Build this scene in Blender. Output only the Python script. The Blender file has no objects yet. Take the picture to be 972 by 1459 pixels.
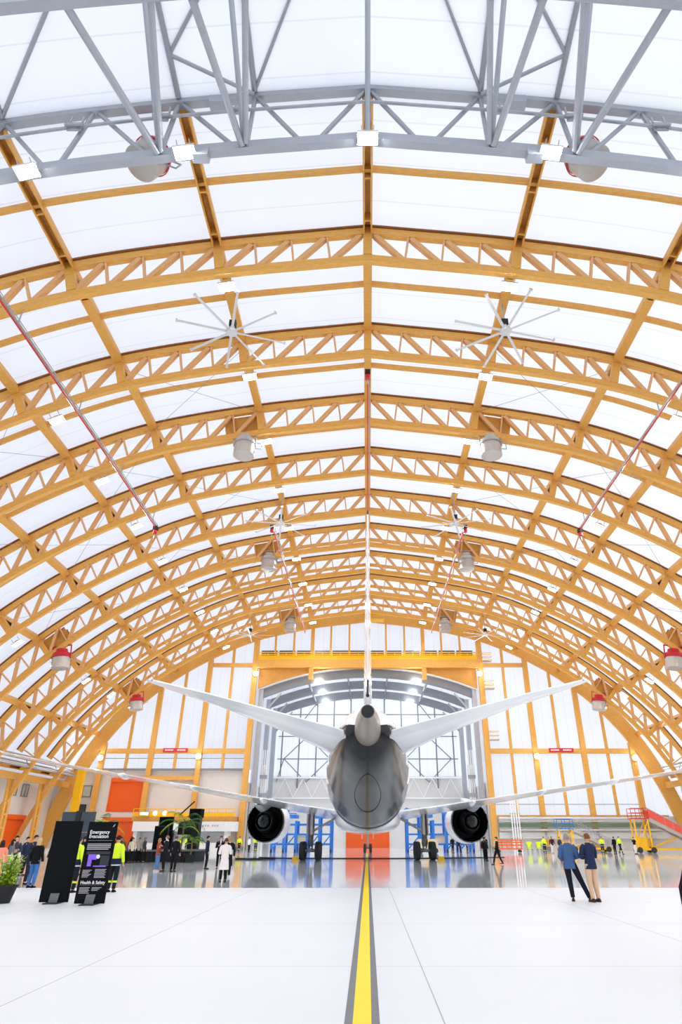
import bpy, bmesh, math, random
from mathutils import Vector, Matrix
random.seed(7)
PI = math.pi
sin, cos, rad = math.sin, math.cos, math.radians
scene = bpy.context.scene
COL = scene.collection

# ------------------------------------------------------------------ mesh builder
class MB:
    def __init__(s): s.v = []; s.f = []
    def add(s, vs, fs):
        b = len(s.v); s.v += [tuple(p) for p in vs]; s.f += [tuple(i + b for i in f) for f in fs]; return s
    def box(s, x0, x1, y0, y1, z0, z1):
        return s.add([(x0,y0,z0),(x1,y0,z0),(x1,y1,z0),(x0,y1,z0),(x0,y0,z1),(x1,y0,z1),(x1,y1,z1),(x0,y1,z1)],
                     [(0,3,2,1),(4,5,6,7),(0,1,5,4),(1,2,6,5),(2,3,7,6),(3,0,4,7)])
    def beam(s, p, q, w, h, up=(0,0,1)):
        p, q = Vector(p), Vector(q); d = (q - p).normalized(); u = Vector(up)
        a = d.cross(u)
        if a.length < 1e-4: a = d.cross(Vector((0,1,0)))
        a.normalize(); b = a.cross(d).normalized(); a = a * (w/2); b = b * (h/2)
        vs = [p-a-b, p+a-b, p+a+b, p-a+b, q-a-b, q+a-b, q+a+b, q-a+b]
        return s.add(vs, [(0,1,2,3),(7,6,5,4),(0,4,5,1),(1,5,6,2),(2,6,7,3),(3,7,4,0)])
    def loft(s, rings, cap=True, closed=True):
        n = len(rings[0]); b = len(s.v); fs = []
        for r in rings: s.v += [tuple(p) for p in r]
        for i in range(len(rings) - 1):
            for j in range(n if closed else n - 1):
                k = (j + 1) % n
                fs.append((b+i*n+j, b+i*n+k, b+(i+1)*n+k, b+(i+1)*n+j))
        if cap and closed:
            fs.append(tuple(b + j for j in reversed(range(n))))
            fs.append(tuple(b + (len(rings)-1)*n + j for j in range(n)))
        s.f += fs; return s
    def tube(s, pts, r, n=8, cap=True):
        pts = [Vector(p) for p in pts]; rs = r if isinstance(r, (list, tuple)) else [r]*len(pts); rings = []
        d0 = (pts[1] - pts[0]).normalized()
        a = d0.cross(Vector((0,0,1)))
        if a.length < 1e-3: a = Vector((1,0,0))
        a.normalize()
        for i, p in enumerate(pts):
            d = (pts[min(i+1, len(pts)-1)] - pts[max(i-1, 0)]).normalized()
            a = (a - d * a.dot(d)).normalized(); b = d.cross(a)
            rings.append([p + a*(rs[i]*cos(2*PI*k/n)) + b*(rs[i]*sin(2*PI*k/n)) for k in range(n)])
        return s.loft(rings, cap)
    def lathe(s, prof, o=(0,0,0), axis='Z', n=20, cap=True):
        o = Vector(o); rings = []
        for r, h in prof:
            ring = []
            for k in range(n):
                c, t = r*cos(2*PI*k/n), r*sin(2*PI*k/n)
                p = (c, t, h) if axis == 'Z' else ((t, h, c) if axis == 'Y' else (h, c, t))
                ring.append(o + Vector(p))
            rings.append(ring)
        return s.loft(rings, cap)
    def ell(s, c, rx, ry, rz, n=12, m=8):
        c = Vector(c); rings = []
        for i in range(m + 1):
            t = PI * (i + .02) / (m + .04)
            rings.append([c + Vector((rx*sin(t)*cos(2*PI*k/n), ry*sin(t)*sin(2*PI*k/n), -rz*cos(t))) for k in range(n)])
        return s.loft(rings)
    def prism(s, poly, axis, a, b):      # poly of 2D points, extruded along axis between a and b
        def mk(p, h): return {'X': (h, p[0], p[1]), 'Y': (p[0], h, p[1]), 'Z': (p[0], p[1], h)}[axis]
        return s.loft([[mk(p, a) for p in poly], [mk(p, b) for p in poly]])
    def arc(s, R0, R1, a0, a1, y0, y1, n=48, zc=None, C=None):
        rings = []
        for i in range(n + 1):
            a = a0 + (a1 - a0)*i/n
            rings.append([PA(R0, a, y0, zc, C), PA(R1, a, y0, zc, C), PA(R1, a, y1, zc, C), PA(R0, a, y1, zc, C)])
        return s.loft(rings)
    def mesh(s, name, smooth=None):
        me = bpy.data.meshes.new(name); me.from_pydata(s.v, [], s.f)
        bm = bmesh.new(); bm.from_mesh(me); bmesh.ops.recalc_face_normals(bm, faces=bm.faces); bm.to_mesh(me); bm.free()
        if smooth:
            me.shade_smooth(); me.set_sharp_from_angle(angle=rad(smooth))
        return me
    def build(s, name, m, parent=None, smooth=None, loc=None):
        return put(name, s.mesh(name, smooth), m, parent, loc)

def put(name, me, m, parent=None, loc=None, rz=0):
    if m is not None and not me.materials: me.materials.append(m)
    o = bpy.data.objects.new(name, me); COL.objects.link(o)
    if m is not None and me.materials[0] != m:
        o.material_slots[0].link = 'OBJECT'; o.material_slots[0].material = m
    if parent: o.parent = parent
    if loc: o.location = loc
    if rz: o.rotation_euler.z = rz
    return o
def tag(o, label, cat, group=None, kind=None):
    o['label'] = label; o['category'] = cat
    if group: o['group'] = group
    if kind: o['kind'] = kind
    return o
def thing(name, label, cat, loc=(0,0,0), group=None, rz=0):
    o = bpy.data.objects.new(name, None); COL.objects.link(o); o.location = loc; o.rotation_euler.z = rz
    return tag(o, label, cat, group)
def struct(o, label=None, cat=None):
    o['kind'] = 'structure'
    if label: o['label'] = label
    if cat: o['category'] = cat
    return o

# ------------------------------------------------------------------ materials
def srgb(r, g, b):
    f = lambda c: (c/255/12.92) if c <= 10 else ((c/255+.055)/1.055)**2.4
    return (f(r), f(g), f(b), 1)
def mat(name, col, rough=.5, metal=0, var=.06, scale=6, spec=.5, stretch=None, coat=0, bump=0):
    m = bpy.data.materials.new(name); m.use_nodes = True; nt = m.node_tree; b = nt.nodes['Principled BSDF']
    b.inputs['Roughness'].default_value = rough; b.inputs['Metallic'].default_value = metal
    b.inputs['Specular IOR Level'].default_value = spec; b.inputs['Coat Weight'].default_value = coat
    b.inputs['Coat Roughness'].default_value = .05
    tc = nt.nodes.new('ShaderNodeTexCoord'); mp = nt.nodes.new('ShaderNodeMapping'); nz = nt.nodes.new('ShaderNodeTexNoise')
    mp.inputs['Scale'].default_value = stretch or (1,1,1); nz.inputs['Scale'].default_value = scale; nz.inputs['Detail'].default_value = 3
    nt.links.new(tc.outputs['Object'], mp.inputs[0]); nt.links.new(mp.outputs[0], nz.inputs['Vector'])
    mx = nt.nodes.new('ShaderNodeMix'); mx.data_type = 'RGBA'
    mx.inputs[6].default_value = tuple(max(0, c*(1-var*1.6)) for c in col[:3]) + (1,)
    mx.inputs[7].default_value = tuple(min(1, c*(1+var)) for c in col[:3]) + (1,)
    nt.links.new(nz.outputs[0], mx.inputs[0]); nt.links.new(mx.outputs[2], b.inputs['Base Color'])
    if bump:
        bp = nt.nodes.new('ShaderNodeBump'); bp.inputs['Strength'].default_value = bump
        nt.links.new(nz.outputs[0], bp.inputs['Height']); nt.links.new(bp.outputs[0], b.inputs['Normal'])
    return m
def emis(name, col, s):
    m = bpy.data.materials.new(name); m.use_nodes = True; nt = m.node_tree; b = nt.nodes['Principled BSDF']
    b.inputs['Base Color'].default_value = (.8,.8,.8,1); b.inputs['Emission Color'].default_value = col; b.inputs['Emission Strength'].default_value = s
    return m
def skin_mat(name, col, seam=2.4, axis=1, amt=.5):
    m = bpy.data.materials.new(name); m.use_nodes = True; nt = m.node_tree; nt.nodes.remove(nt.nodes['Principled BSDF'])
    out = nt.nodes['Material Output']; tr = nt.nodes.new('ShaderNodeBsdfTranslucent'); df = nt.nodes.new('ShaderNodeBsdfDiffuse')
    ms = nt.nodes.new('ShaderNodeMixShader'); ms.inputs[0].default_value = .3
    tc = nt.nodes.new('ShaderNodeTexCoord'); sp = nt.nodes.new('ShaderNodeSeparateXYZ'); nt.links.new(tc.outputs['Object'], sp.inputs[0])
    mo = nt.nodes.new('ShaderNodeMath'); mo.operation = 'PINGPONG'; mo.inputs[1].default_value = seam/2
    nt.links.new(sp.outputs[axis], mo.inputs[0])
    lt = nt.nodes.new('ShaderNodeMath'); lt.operation = 'LESS_THAN'; lt.inputs[1].default_value = .035; nt.links.new(mo.outputs[0], lt.inputs[0])
    nz = nt.nodes.new('ShaderNodeTexNoise'); nz.inputs['Scale'].default_value = .5; nt.links.new(tc.outputs['Object'], nz.inputs['Vector'])
    m1 = nt.nodes.new('ShaderNodeMix'); m1.data_type = 'RGBA'; m1.inputs[6].default_value = col; m1.inputs[7].default_value = tuple(c*.95 for c in col[:3]) + (1,)
    nt.links.new(nz.outputs[0], m1.inputs[0])
    m2 = nt.nodes.new('ShaderNodeMix'); m2.data_type = 'RGBA'; m2.inputs[7].default_value = tuple(c*.86 for c in col[:3]) + (1,)
    nt.links.new(m1.outputs[2], m2.inputs[6]); nt.links.new(lt.outputs[0], m2.inputs[0])
    nt.links.new(m2.outputs[2], tr.inputs[0]); nt.links.new(m2.outputs[2], df.inputs[0])
    nt.links.new(tr.outputs[0], ms.inputs[1]); nt.links.new(df.outputs[0], ms.inputs[2]); nt.links.new(ms.outputs[0], out.inputs[0])
    return m
def floor_mat(name, col, rough, joint, jc, coat=0, var=.03):
    m = mat(name, col, rough, 0, var, .35, coat=coat); nt = m.node_tree; b = nt.nodes['Principled BSDF']
    src = b.inputs['Base Color'].links[0].from_socket
    tc = nt.nodes.new('ShaderNodeTexCoord'); sp = nt.nodes.new('ShaderNodeSeparateXYZ'); nt.links.new(tc.outputs['Object'], sp.inputs[0])
    fac = None
    for ax, off in ((0, .82), (1, 1.2)):
        a = nt.nodes.new('ShaderNodeMath'); a.operation = 'SUBTRACT'; a.inputs[1].default_value = off; nt.links.new(sp.outputs[ax], a.inputs[0])
        p = nt.nodes.new('ShaderNodeMath'); p.operation = 'PINGPONG'; p.inputs[1].default_value = joint/2; nt.links.new(a.outputs[0], p.inputs[0])
        l = nt.nodes.new('ShaderNodeMath'); l.operation = 'LESS_THAN'; l.inputs[1].default_value = .008; nt.links.new(p.outputs[0], l.inputs[0])
        if fac is None: fac = l
        else:
            mxm = nt.nodes.new('ShaderNodeMath'); mxm.operation = 'MAXIMUM'; nt.links.new(fac.outputs[0], mxm.inputs[0]); nt.links.new(l.outputs[0], mxm.inputs[1]); fac = mxm
    mx = nt.nodes.new('ShaderNodeMix'); mx.data_type = 'RGBA'; mx.inputs[7].default_value = jc
    nt.links.new(fac.outputs[0], mx.inputs[0]); nt.links.new(src, mx.inputs[6]); nt.links.new(mx.outputs[2], b.inputs['Base Color'])
    return m

M = {}
M['timber'] = mat('glulam_timber', srgb(228,170,80), .55, var=.16, scale=2.2, stretch=(1.2,6,5))
M['timber_mid'] = mat('pinkish_glulam', srgb(226,174,116), .55, var=.12, scale=2.2, stretch=(3,3,3))
M['timber_shaded'] = mat('shaded_brown_timber', srgb(150,98,56), .6, var=.12, scale=3)  # same timber with the shade on the top flange painted in as brown
M['timber_pale'] = mat('pale_timber', srgb(228,176,120), .6, var=.1, scale=3, stretch=(3,3,1))
M['ply'] = mat('plywood', srgb(206,146,62), .6, var=.15, scale=2)
M['steel'] = mat('galvanised_steel', srgb(168,172,180), .42, .35, .06, 3)
M['steel_dark'] = mat('grey_painted_steel', srgb(128,132,138), .5, .1, .08, 1)
M['skin'] = skin_mat('translucent_roof_skin', (.93,.945,.985,1))
M['gable'] = skin_mat('translucent_gable_sheet', (.90,.92,.97,1), 1.87, 0)
M['floor'] = floor_mat('grey_glossy_epoxy', srgb(240,247,253), .09, 5.12, srgb(186,190,196), .5)
M['apron'] = floor_mat('white_concrete', srgb(214,216,219), .5, 5.12, srgb(150,150,150))
M['white_wall'] = mat('white_wall_panel', srgb(226,225,222), .6, 0, .03, 1)
M['beige'] = mat('beige_wall_panel', srgb(218,205,180), .6, 0, .04, 1)
M['orange'] = mat('orange_roller_door', srgb(238,96,14), .5, 0, .08, 3, stretch=(1,1,8))
M['yellow'] = mat('safety_yellow_paint', srgb(246,190,12), .45, 0, .05)
M['line_yellow'] = mat('yellow_line_paint', srgb(253,212,0), .5, 0, .04, 2)
M['line_edge'] = mat('dark_grey_line_paint', srgb(104,106,112), .55, 0, .15, 4)
M['red'] = mat('red_paint', srgb(196,26,44), .35, 0, .06)
M['aluminium'] = mat('dull_aluminium', srgb(190,186,180), .38, .55, .07, 4)
M['white_paint'] = mat('white_gloss_paint', srgb(251,252,253), .22, 0, .02, 1, coat=.5)
M['grey_paint'] = mat('light_grey_paint', srgb(206,208,210), .3, 0, .03, 1)
M['black_gloss'] = mat('black_gloss_paint', srgb(30,32,35), .2, 0, .1, .6, spec=.28, coat=.05)
M['beige_metal'] = mat('warm_grey_metal', srgb(146,136,124), .35, .4, .08, 2)
M['black'] = mat('matt_black', srgb(16,16,18), .6, 0, .1)
M['black_hot'] = mat('sooty_black_metal', srgb(26,26,28), .45, .4, .1)
M['rubber'] = mat('tyre_rubber', srgb(44,46,50), .7, 0, .1)
M['hub'] = mat('wheel_hub_metal', srgb(120,122,126), .4, .7)
M['blue'] = mat('blue_paint', srgb(34,116,206), .45, 0, .08)
M['signblack'] = mat('black_sign_panel', srgb(12,13,16), .75, 0, .05, spec=.15)
M['text_white'] = mat('white_sign_print', srgb(238,238,240), .5, 0, .01)
M['text_grey'] = mat('pale_grey_sign_print', srgb(176,172,178), .5, 0, .01)
M['purple'] = mat('purple_sign_print', srgb(140,96,226), .5, 0, .05)
M['leaf'] = mat('bright_leaf', srgb(176,208,56), .5, 0, .3, 8)
M['leaf_dark'] = mat('palm_leaf', srgb(74,124,44), .5, 0, .3, 5)
M['stem'] = mat('plant_stem', srgb(120,96,60), .7)
M['lamp'] = emis('lamp_diffuser', (.97,.99,1,1), 200)
M['lamp_warm'] = emis('warm_lamp', (1,.8,.5,1), 2.2)
M['lamp_case'] = mat('lamp_casing', srgb(214,214,214), .4, .3)
M['cable'] = mat('steel_cable', srgb(150,152,158), .4, .6)
M['glass_dark'] = mat('dark_glazing', srgb(106,112,120), .2, 0, .1, 1)
M['pane'] = mat('window_glass', srgb(196,206,196), .15, 0, .12, 2)
M['screen'] = mat('dark_screen', srgb(54,62,74), .25, 0, .08, 2)
M['green'] = mat('green_duct_paint', srgb(96,120,96), .5)
M['skin_tone'] = mat('skin_tone', srgb(214,168,142), .55, 0, .04)
M['net'] = mat('red_orange_netting', srgb(236,88,66), .6, 0, .15, 12)
M['hivis'] = mat('hi_vis_yellow', srgb(226,250,34), .55, 0, .04)
M['silver'] = mat('reflective_silver', srgb(206,212,214), .35, .2)
M['exit'] = emis('exit_sign_green', (.1,.8,.35,1), 1.1)

def livery(name, angle_based):
    return None
def fern_mat():
    m = bpy.data.materials.new('black_fern_livery'); m.use_nodes = True; nt = m.node_tree; b = nt.nodes['Principled BSDF']
    b.inputs['Roughness'].default_value = .2; b.inputs['Coat Weight'].default_value = .5
    tc = nt.nodes.new('ShaderNodeTexCoord'); mp = nt.nodes.new('ShaderNodeMapping'); mp.inputs['Rotation'].default_value = (.7,0,0); mp.inputs['Scale'].default_value = (.1,.35,.6)
    nz = nt.nodes.new('ShaderNodeTexNoise'); nz.inputs['Scale'].default_value = 1.15; nz.inputs['Detail'].default_value = 2; nz.inputs['Distortion'].default_value = .6
    cr = nt.nodes.new('ShaderNodeValToRGB'); cr.color_ramp.interpolation = 'CONSTANT'
    cr.color_ramp.elements[0].color = (.03,.03,.033,1); cr.color_ramp.elements[1].position = .44; cr.color_ramp.elements[1].color = (.88,.88,.89,1)
    nt.links.new(tc.outputs['Object'], mp.inputs[0]); nt.links.new(mp.outputs[0], nz.inputs['Vector']); nt.links.new(nz.outputs[0], cr.inputs[0]); nt.links.new(cr.outputs[0], b.inputs['Base Color'])
    return m
M['fern'] = fern_mat()

# ------------------------------------------------------------------ hall geometry constants
R, ZC = 53.5, -20.2                 # inner radius of the timber arches and height of their centre
BAY = rad(10.3)                     # angle between purlins
AY = [25.8 + 8.35*i for i in range(9)]
GY = 100.5                          # gable plane
# inner line of the arches: purlin nodes measured along half an arch, then the leg down to the floor
NODES = [(0, 33.3), (9.05, 32.05), (17.65, 30.15), (24.0, 27.4), (30.15, 23.8), (35.65, 19.45), (40.3, 14.4), (43.9, 8.6), (46.4, 3.2), (47.5, 0)]
GNODES = [(0, 34.3), (9.05, 33.2), (18, 31.2), (24.5, 28.6), (30.8, 25.0), (36.2, 20.6), (40.8, 15.0), (43.9, 9.0), (46.0, 3.2), (47.0, 0)]
class Curve:                        # smooth curve through the nodes with a slight kink at the ridge
    def __init__(c, nodes):
        c.t = []; n = len(nodes)
        P = [Vector((x, 0, z)) for x, z in nodes]; P = [P[0]*2 - P[1] + Vector((0, 0, .25))] + P + [P[-1]*2 - P[-2]]
        for i in range(1, n):
            for j in range(40 + (i == n - 1)):
                u = j/40; p0, p1, p2, p3 = P[i-1:i+3]
                c.t.append((i - 1 + u, .5*((p1*2) + (p2 - p0)*u + (p0*2 - p1*5 + p2*4 - p3)*u*u + (p1*3 - p0 - p2*3 + p3)*u**3)))
        c.n = []
        for i in range(len(c.t)):
            d = c.t[min(i + 1, len(c.t) - 1)][1] - c.t[max(i - 1, 0)][1]
            c.n.append(Vector((-d.z, 0, d.x)).normalized() if i else Vector((0, 0, 1)))
    def pt(c, k, off):              # k counts purlin nodes from the ridge, off is the distance outside the line
        f = min(max(k*40, 0), len(c.t) - 1.001); i = int(f); u = f - i
        p = c.t[i][1].lerp(c.t[i+1][1], u) + c.n[i].lerp(c.n[i+1], u)*off; return p.x, p.z
    def at_x(c, x, off):
        lo, hi = 0.0, len(c.t)/40
        for _ in range(36):
            m_ = (lo + hi)/2
            if c.pt(m_, off)[0] < x: lo = m_
            else: hi = m_
        return lo
CA, CG = Curve(NODES), Curve(GNODES)
def PA(r, a, y, zc=None, C=None):   # r - R is the offset from the inner arch line, a the position along it (BAY per purlin bay)
    if zc is not None: return (r*sin(a), y, zc + r*cos(a))
    x, z = (C or CA).pt(abs(a)/BAY, r - R); return (x if a >= 0 else -x, y, z)
def arch_z(x, r=R): return CA.pt(CA.at_x(abs(x), r - R), r - R)[1]
def gable_z(x, off=0): return CG.pt(CG.at_x(abs(x), off), off)[1]
def arch_a(x, r=R): return CA.at_x(abs(x), r - R)*BAY
def arch_az(z): return next(k for k, p in CA.t if p.z <= z)*BAY
KEND = (len(NODES) - 1)
ORD = ['first','second','third','fourth','fifth','sixth','seventh','eighth','ninth','tenth','eleventh']

# ------------------------------------------------------------------ shell
sk = MB(); n = 96; A = arch_az(7.6); rs = []; XW = abs(PA(R + 3.5, A, 0)[0]) + .05
RS = R + 3.5
for i in range(n + 1):
    a = -A + 2*A*i/n; rs.append([PA(RS, a, 9.6), PA(RS, a, GY + .3)])
sk.loft(rs, cap=False, closed=False)
struct(sk.build('ceiling', M['skin'], smooth=30), 'translucent white curved roof skin', 'ceiling')
f = MB().box(-52, 52, 27.5, 124, -.3, 0); struct(f.build('floor', M['floor']), 'glossy grey epoxy hangar floor', 'floor')
f = MB().box(-52, 52, -40, 27.5, -.3, 0); struct(f.build('floor_front', M['apron']), 'matt white concrete floor nearest the viewer', 'floor')
struct(MB().box(-XW - .4, -XW, 9, GY + .5, 0, 9.6).build('wall_left', M['white_wall']), 'white lower side wall with small windows', 'wall')
struct(MB().box(XW, XW + .4, 9, GY + .5, 0, 9.6).build('wall_right', M['white_wall']), 'white lower side wall beside the stairs', 'wall')

# gable sheets
RG = R + 1.0
def gable_sheet(x0, x1, zlow, steps=16):
    b = MB(); rr = []
    for i in range(steps + 1):
        x = x0 + (x1 - x0)*i/steps
        zt = gable_z(abs(x), 2.7)
        rr.append([(x, GY + .3, max(zlow, -1)), (x, GY + .3, max(zt, zlow + .01))])
    b.loft(rr, cap=False, closed=False); return b
g = gable_sheet(-45.6, -18, 10.8, 60); 
gs = gable_sheet(18, 48.4, 4.4, 60); g.add(gs.v, gs.f)
gs = gable_sheet(-18, 18, 26.6, 24); g.add(gs.v, gs.f)
struct(g.build('wall_back', M['gable']), 'translucent white gable wall', 'wall')
struct(MB().box(-XW, -18.6, GY + .25, GY + .5, 0, 10.8).build('wall_back_lower_left', M['white_wall']), 'white lower gable wall with orange doors', 'wall')
struct(MB().box(18.6, XW, GY + .25, GY + .5, 0, 4.4).build('wall_back_lower_right', M['white_wall']), 'white low gable wall behind the stairs', 'wall')

# nose dock behind the portal
EY = 122.
DR, DZC, = 47.0, -20.6              # arc of dock roof
def dz(x): return DZC + math.sqrt(DR*DR - x*x)
d = MB(); rr = []
for i in range(25):
    x = -18 + 36*i/24; rr.append([(x, GY + .4, dz(x) + .15), (x, EY, dz(x) + .15)])
d.loft(rr, cap=False, closed=False); 
struct(d.build('ceiling_dock', M['gable'], smooth=30), 'translucent curved roof of the nose dock', 'ceiling')
d = MB(); rr = []
for i in range(25):
    x = -18 + 36*i/24; rr.append([(x, EY, 11.6), (x, EY, dz(x) + .15)])
d.loft(rr, cap=False, closed=False)
for sx in (-1, 1): d.add([(18*sx, GY + .4, 9), (18*sx, EY, 9), (18*sx, EY, dz(18) + .2), (18*sx, GY + .4, dz(18) + .2)], [(0,1,2,3)])
struct(d.build('wall_dock', M['gable']), 'translucent end and side walls of the nose dock', 'wall')
d = MB().box(-18.2, 18.2, EY, EY + .3, 0, 11.6).box(-18.3, -18.0, GY + .5, EY, 0, 9).box(18.0, 18.3, GY + .5, EY, 0, 9)
struct(d.build('wall_dock_lower', M['white_wall']), 'pale panelled lower walls of the nose dock', 'wall')

# ------------------------------------------------------------------ timber arches
NP = 26                                  # panels per half
PAN = BAY/3
AMAX = arch_az(10.2)
KP = [i/4 for i in range(9)] + [2 + i/3 for i in range(1, 15) if 2 + i/3 <= AMAX/BAY]   # panel points along half an arch
leg_end = KEND*BAY    # chord reaches the floor here
def arch_meshes():
    W = .18
    ms = {}
    ms['bottom'] = MB().arc(R, R + .55, -leg_end, leg_end, -W, W, 180).mesh('bottom_chord', 20)
    ms['top'] = MB().arc(R + 2.53, R + 3.1, -AMAX, AMAX, -W, W, 140).mesh('top_chord', 20)
    ms['cap'] = MB().arc(R + 3.16, R + 3.24, -AMAX, AMAX, -W - .12, W + .12, 140).mesh('shaded_top_flange', 20)  # strip for the chord's upper flange, its shade painted in as a dark line
    ms['posts'] = []; ms['diags'] = []; ms['blocks'] = []
    for sg in (-1, 1):
        for j, k in enumerate(KP):
            a = sg*k*BAY
            if abs(k - round(k)) < 1e-6:
                if j == 0 and sg < 0: continue
                b = MB().beam(PA(R + .55, a, 0), PA(R + 3.1, a, 0), .56, .46, up=(0,1,0)); ms['blocks'].append(b.mesh('purlin_post'))
            else:
                b = MB().beam(PA(R + .5, a, 0), PA(R + 2.6, a, 0), .13, .3, up=(0,1,0)); ms['posts'].append(b.mesh('web_post'))
        for k0, k1 in zip(KP, KP[1:]):
            a0, a1 = sg*(k0 + .08*(k1 - k0))*BAY, sg*(k0 + .93*(k1 - k0))*BAY
            b = MB().beam(PA(R + 2.5, a0, 0), PA(R + .5, a1, 0), .32, .3, up=(0,1,0)); ms['diags'].append(b.mesh('web_diagonal'))
    # steel hanger rods between webs
    return ms
am = arch_meshes()
arches = []
for i, y in enumerate(AY):
    t = thing('timber_arch_truss', f'{ORD[i]} full timber lattice arch counted from the grey steel truss towards the gable', 'arch', (0, y, 0), 'timber lattice arches of the roof')
    put('bottom_chord', am['bottom'], M['timber'], t); put('top_chord', am['top'], M['timber'], t); put('shaded_top_flange', am['cap'], M['timber_shaded'], t)
    for m_ in am['posts']: put('web_post', m_, M['timber_pale'], t)
    for m_ in am['diags']: put('web_diagonal', m_, M['timber_mid'], t)
    for m_ in am['blocks']: put('purlin_post', m_, M['timber'], t)
    arches.append(t)

# gable arch, a deep solid beam
b = MB().arc(R, R + 2.1, -leg_end, leg_end, GY - .25, GY + .2, 160, None, CG)
tag(b.build('gable_arch_beam', M['timber'], smooth=20), 'deep solid timber arch beam framing the far gable wall', 'beam')

# purlins : open troughs with spacer blocks
for k in range(-7, 8):
    a = k*BAY
    p0_, p1_ = Vector(PA(R, a, 0)), Vector(PA(R + 1, a, 0)); er = p1_ - p0_; et = Vector((er.z, 0, -er.x))
    nm = {0: 'timber trough purlin running along the ridge'}.get(k, f'{ORD[abs(k)-1]} timber trough purlin to the {"left" if k < 0 else "right"} of the ridge')
    t = thing('timber_purlin', nm, 'purlin', (0, 17.7, 0), 'longitudinal roof purlins')
    y0, y1 = 0.0, GY - .3 - 17.7
    def pr(rr, tt, y): return (p0_ + er*(rr - R) + et*tt + Vector((0, y, 0)))
    for s_, nme in ((-1, 'side_board'), (1, 'side_board')):
        b = MB(); tt0, tt1 = s_*.19, s_*.29
        b.loft([[pr(R+2.45, tt0, y), pr(R+2.45, tt1, y), pr(R+3.32, tt1, y), pr(R+3.32, tt0, y)] for y in (y0, y1)])
        b.build(nme, M['timber'], t)
    b = MB(); b.loft([[pr(R+3.2, -.18, y), pr(R+3.2, .18, y), pr(R+3.3, .18, y), pr(R+3.3, -.18, y)] for y in (y0, y1)])
    b.build('lid_board', M['timber'], t)
    for i_, ya in enumerate(AY):
        yb = AY[i_ + 1] if i_ < 8 else GY - .3
        ys = (ya + (.3 if k == 0 else 2.3) - 17.7, yb - 17.7 - .25)
        b = MB(); b.loft([[pr(R+2.46, -.19, y), pr(R+2.46, .19, y), pr(R+2.54, .19, y), pr(R+2.54, -.19, y)] for y in ys]); b.build('soffit_board', M['timber'], t)
    sp = MB()
    for j in range(0, 3):
        yy = 1.4 + j*2.78
        sp.loft([[pr(R+2.47, -.185, y), pr(R+2.47, .185, y), pr(R+3.2, .185, y), pr(R+3.2, -.185, y)] for y in (yy, yy + .1)]).build('spacer_block', M['timber'], t)
        sp = MB()

# mid-bay ribs
RY = [17.45 + 8.35*(i + .5) for i in range(10)]
rm = MB().arc(R + 2.72, R + 3.15, -AMAX, AMAX, -.1, .1, 100).mesh('roof_rib', 20)
for i, y in enumerate(RY):
    lab = 'slim curved timber roof rib between the grey steel truss and the first timber arch' if i == 0 else (
        'slim curved timber roof rib between the last timber arch and the gable' if i == 9 else f'slim curved timber roof rib just beyond the {ORD[i-1]} timber lattice arch')
    tag(put('roof_rib', rm, M['timber'], None, (0, y, 0)), lab, 'rib', 'slim curved roof ribs')

# edge beams and trays along the left and right eaves
for sx, nm in ((-1, 'left'), (1, 'right')):
    b = MB().beam((sx*45.3, 20, 8.6), (sx*45.3, GY - .4, 8.6), .4, .8)
    tag(b.build('eaves_beam', M['timber'], None), f'long timber eaves beam tying the arch legs on the {nm} side', 'beam', 'eaves beams')
    t = thing('cable_tray', f'grey cable tray with pipes along the {nm} eaves', 'tray', (0, 0, 0), 'eaves cable trays')
    x = sx*43.9
    b = MB().beam((x, 20, 9.6), (x, 98, 9.6), .7, .05); b.beam((x-.35, 20, 9.7), (x-.35, 98, 9.7), .04, .2); b.beam((x+.35, 20, 9.7), (x+.35, 98, 9.7), .04, .2); b.build('tray', M['steel'], t)
    for dzz, r_ in ((.5, .1), (.9, .07), (1.3, .12)): MB().tube([(x + sx*.2, 20, 9.6 + dzz), (x + sx*.2, 98, 9.6 + dzz)], r_).build('pipe', M['steel'], t, 40)
    for y in AY: MB().beam((x, y + .4, 9.5), (x + sx*1.0, y + .4, 11.2), .08, .08).build('hanger', M['steel'], t)

# arch buttress legs at the foot of each arch
for sx, nm in ((-1, 'left'), (1, 'right')):
    for i, y in enumerate(AY):
        if i < 6: continue
        t = thing('arch_buttress', f'yellow-brown timber buttress at the {nm} foot of the {ORD[i]} timber arch', 'buttress', (sx*44.4, y, 0), 'arch foot buttresses')
        b = MB().beam((sx*1.2, .45, 8.4), (sx*.9, .45, 0), .26, .5, up=(0,1,0)); b.build('raking_leg', M['timber'], t)
        b = MB().beam((sx*1.2, -.45, 8.4), (sx*.9, -.45, 0), .26, .5, up=(0,1,0)); b.build('raking_leg', M['timber'], t)
        b = MB()
        for q in range(5):
            z = 1.2 + q*1.5; b.beam((sx*1.0, -.3, z), (sx*1.0, .3, z), .22, .2)
        b.build('rung', M['timber_pale'], t)
        MB().box(-1.2, 2.2, -.8, .8, 0, .35).build('footing', M['white_wall'], t)

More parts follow.
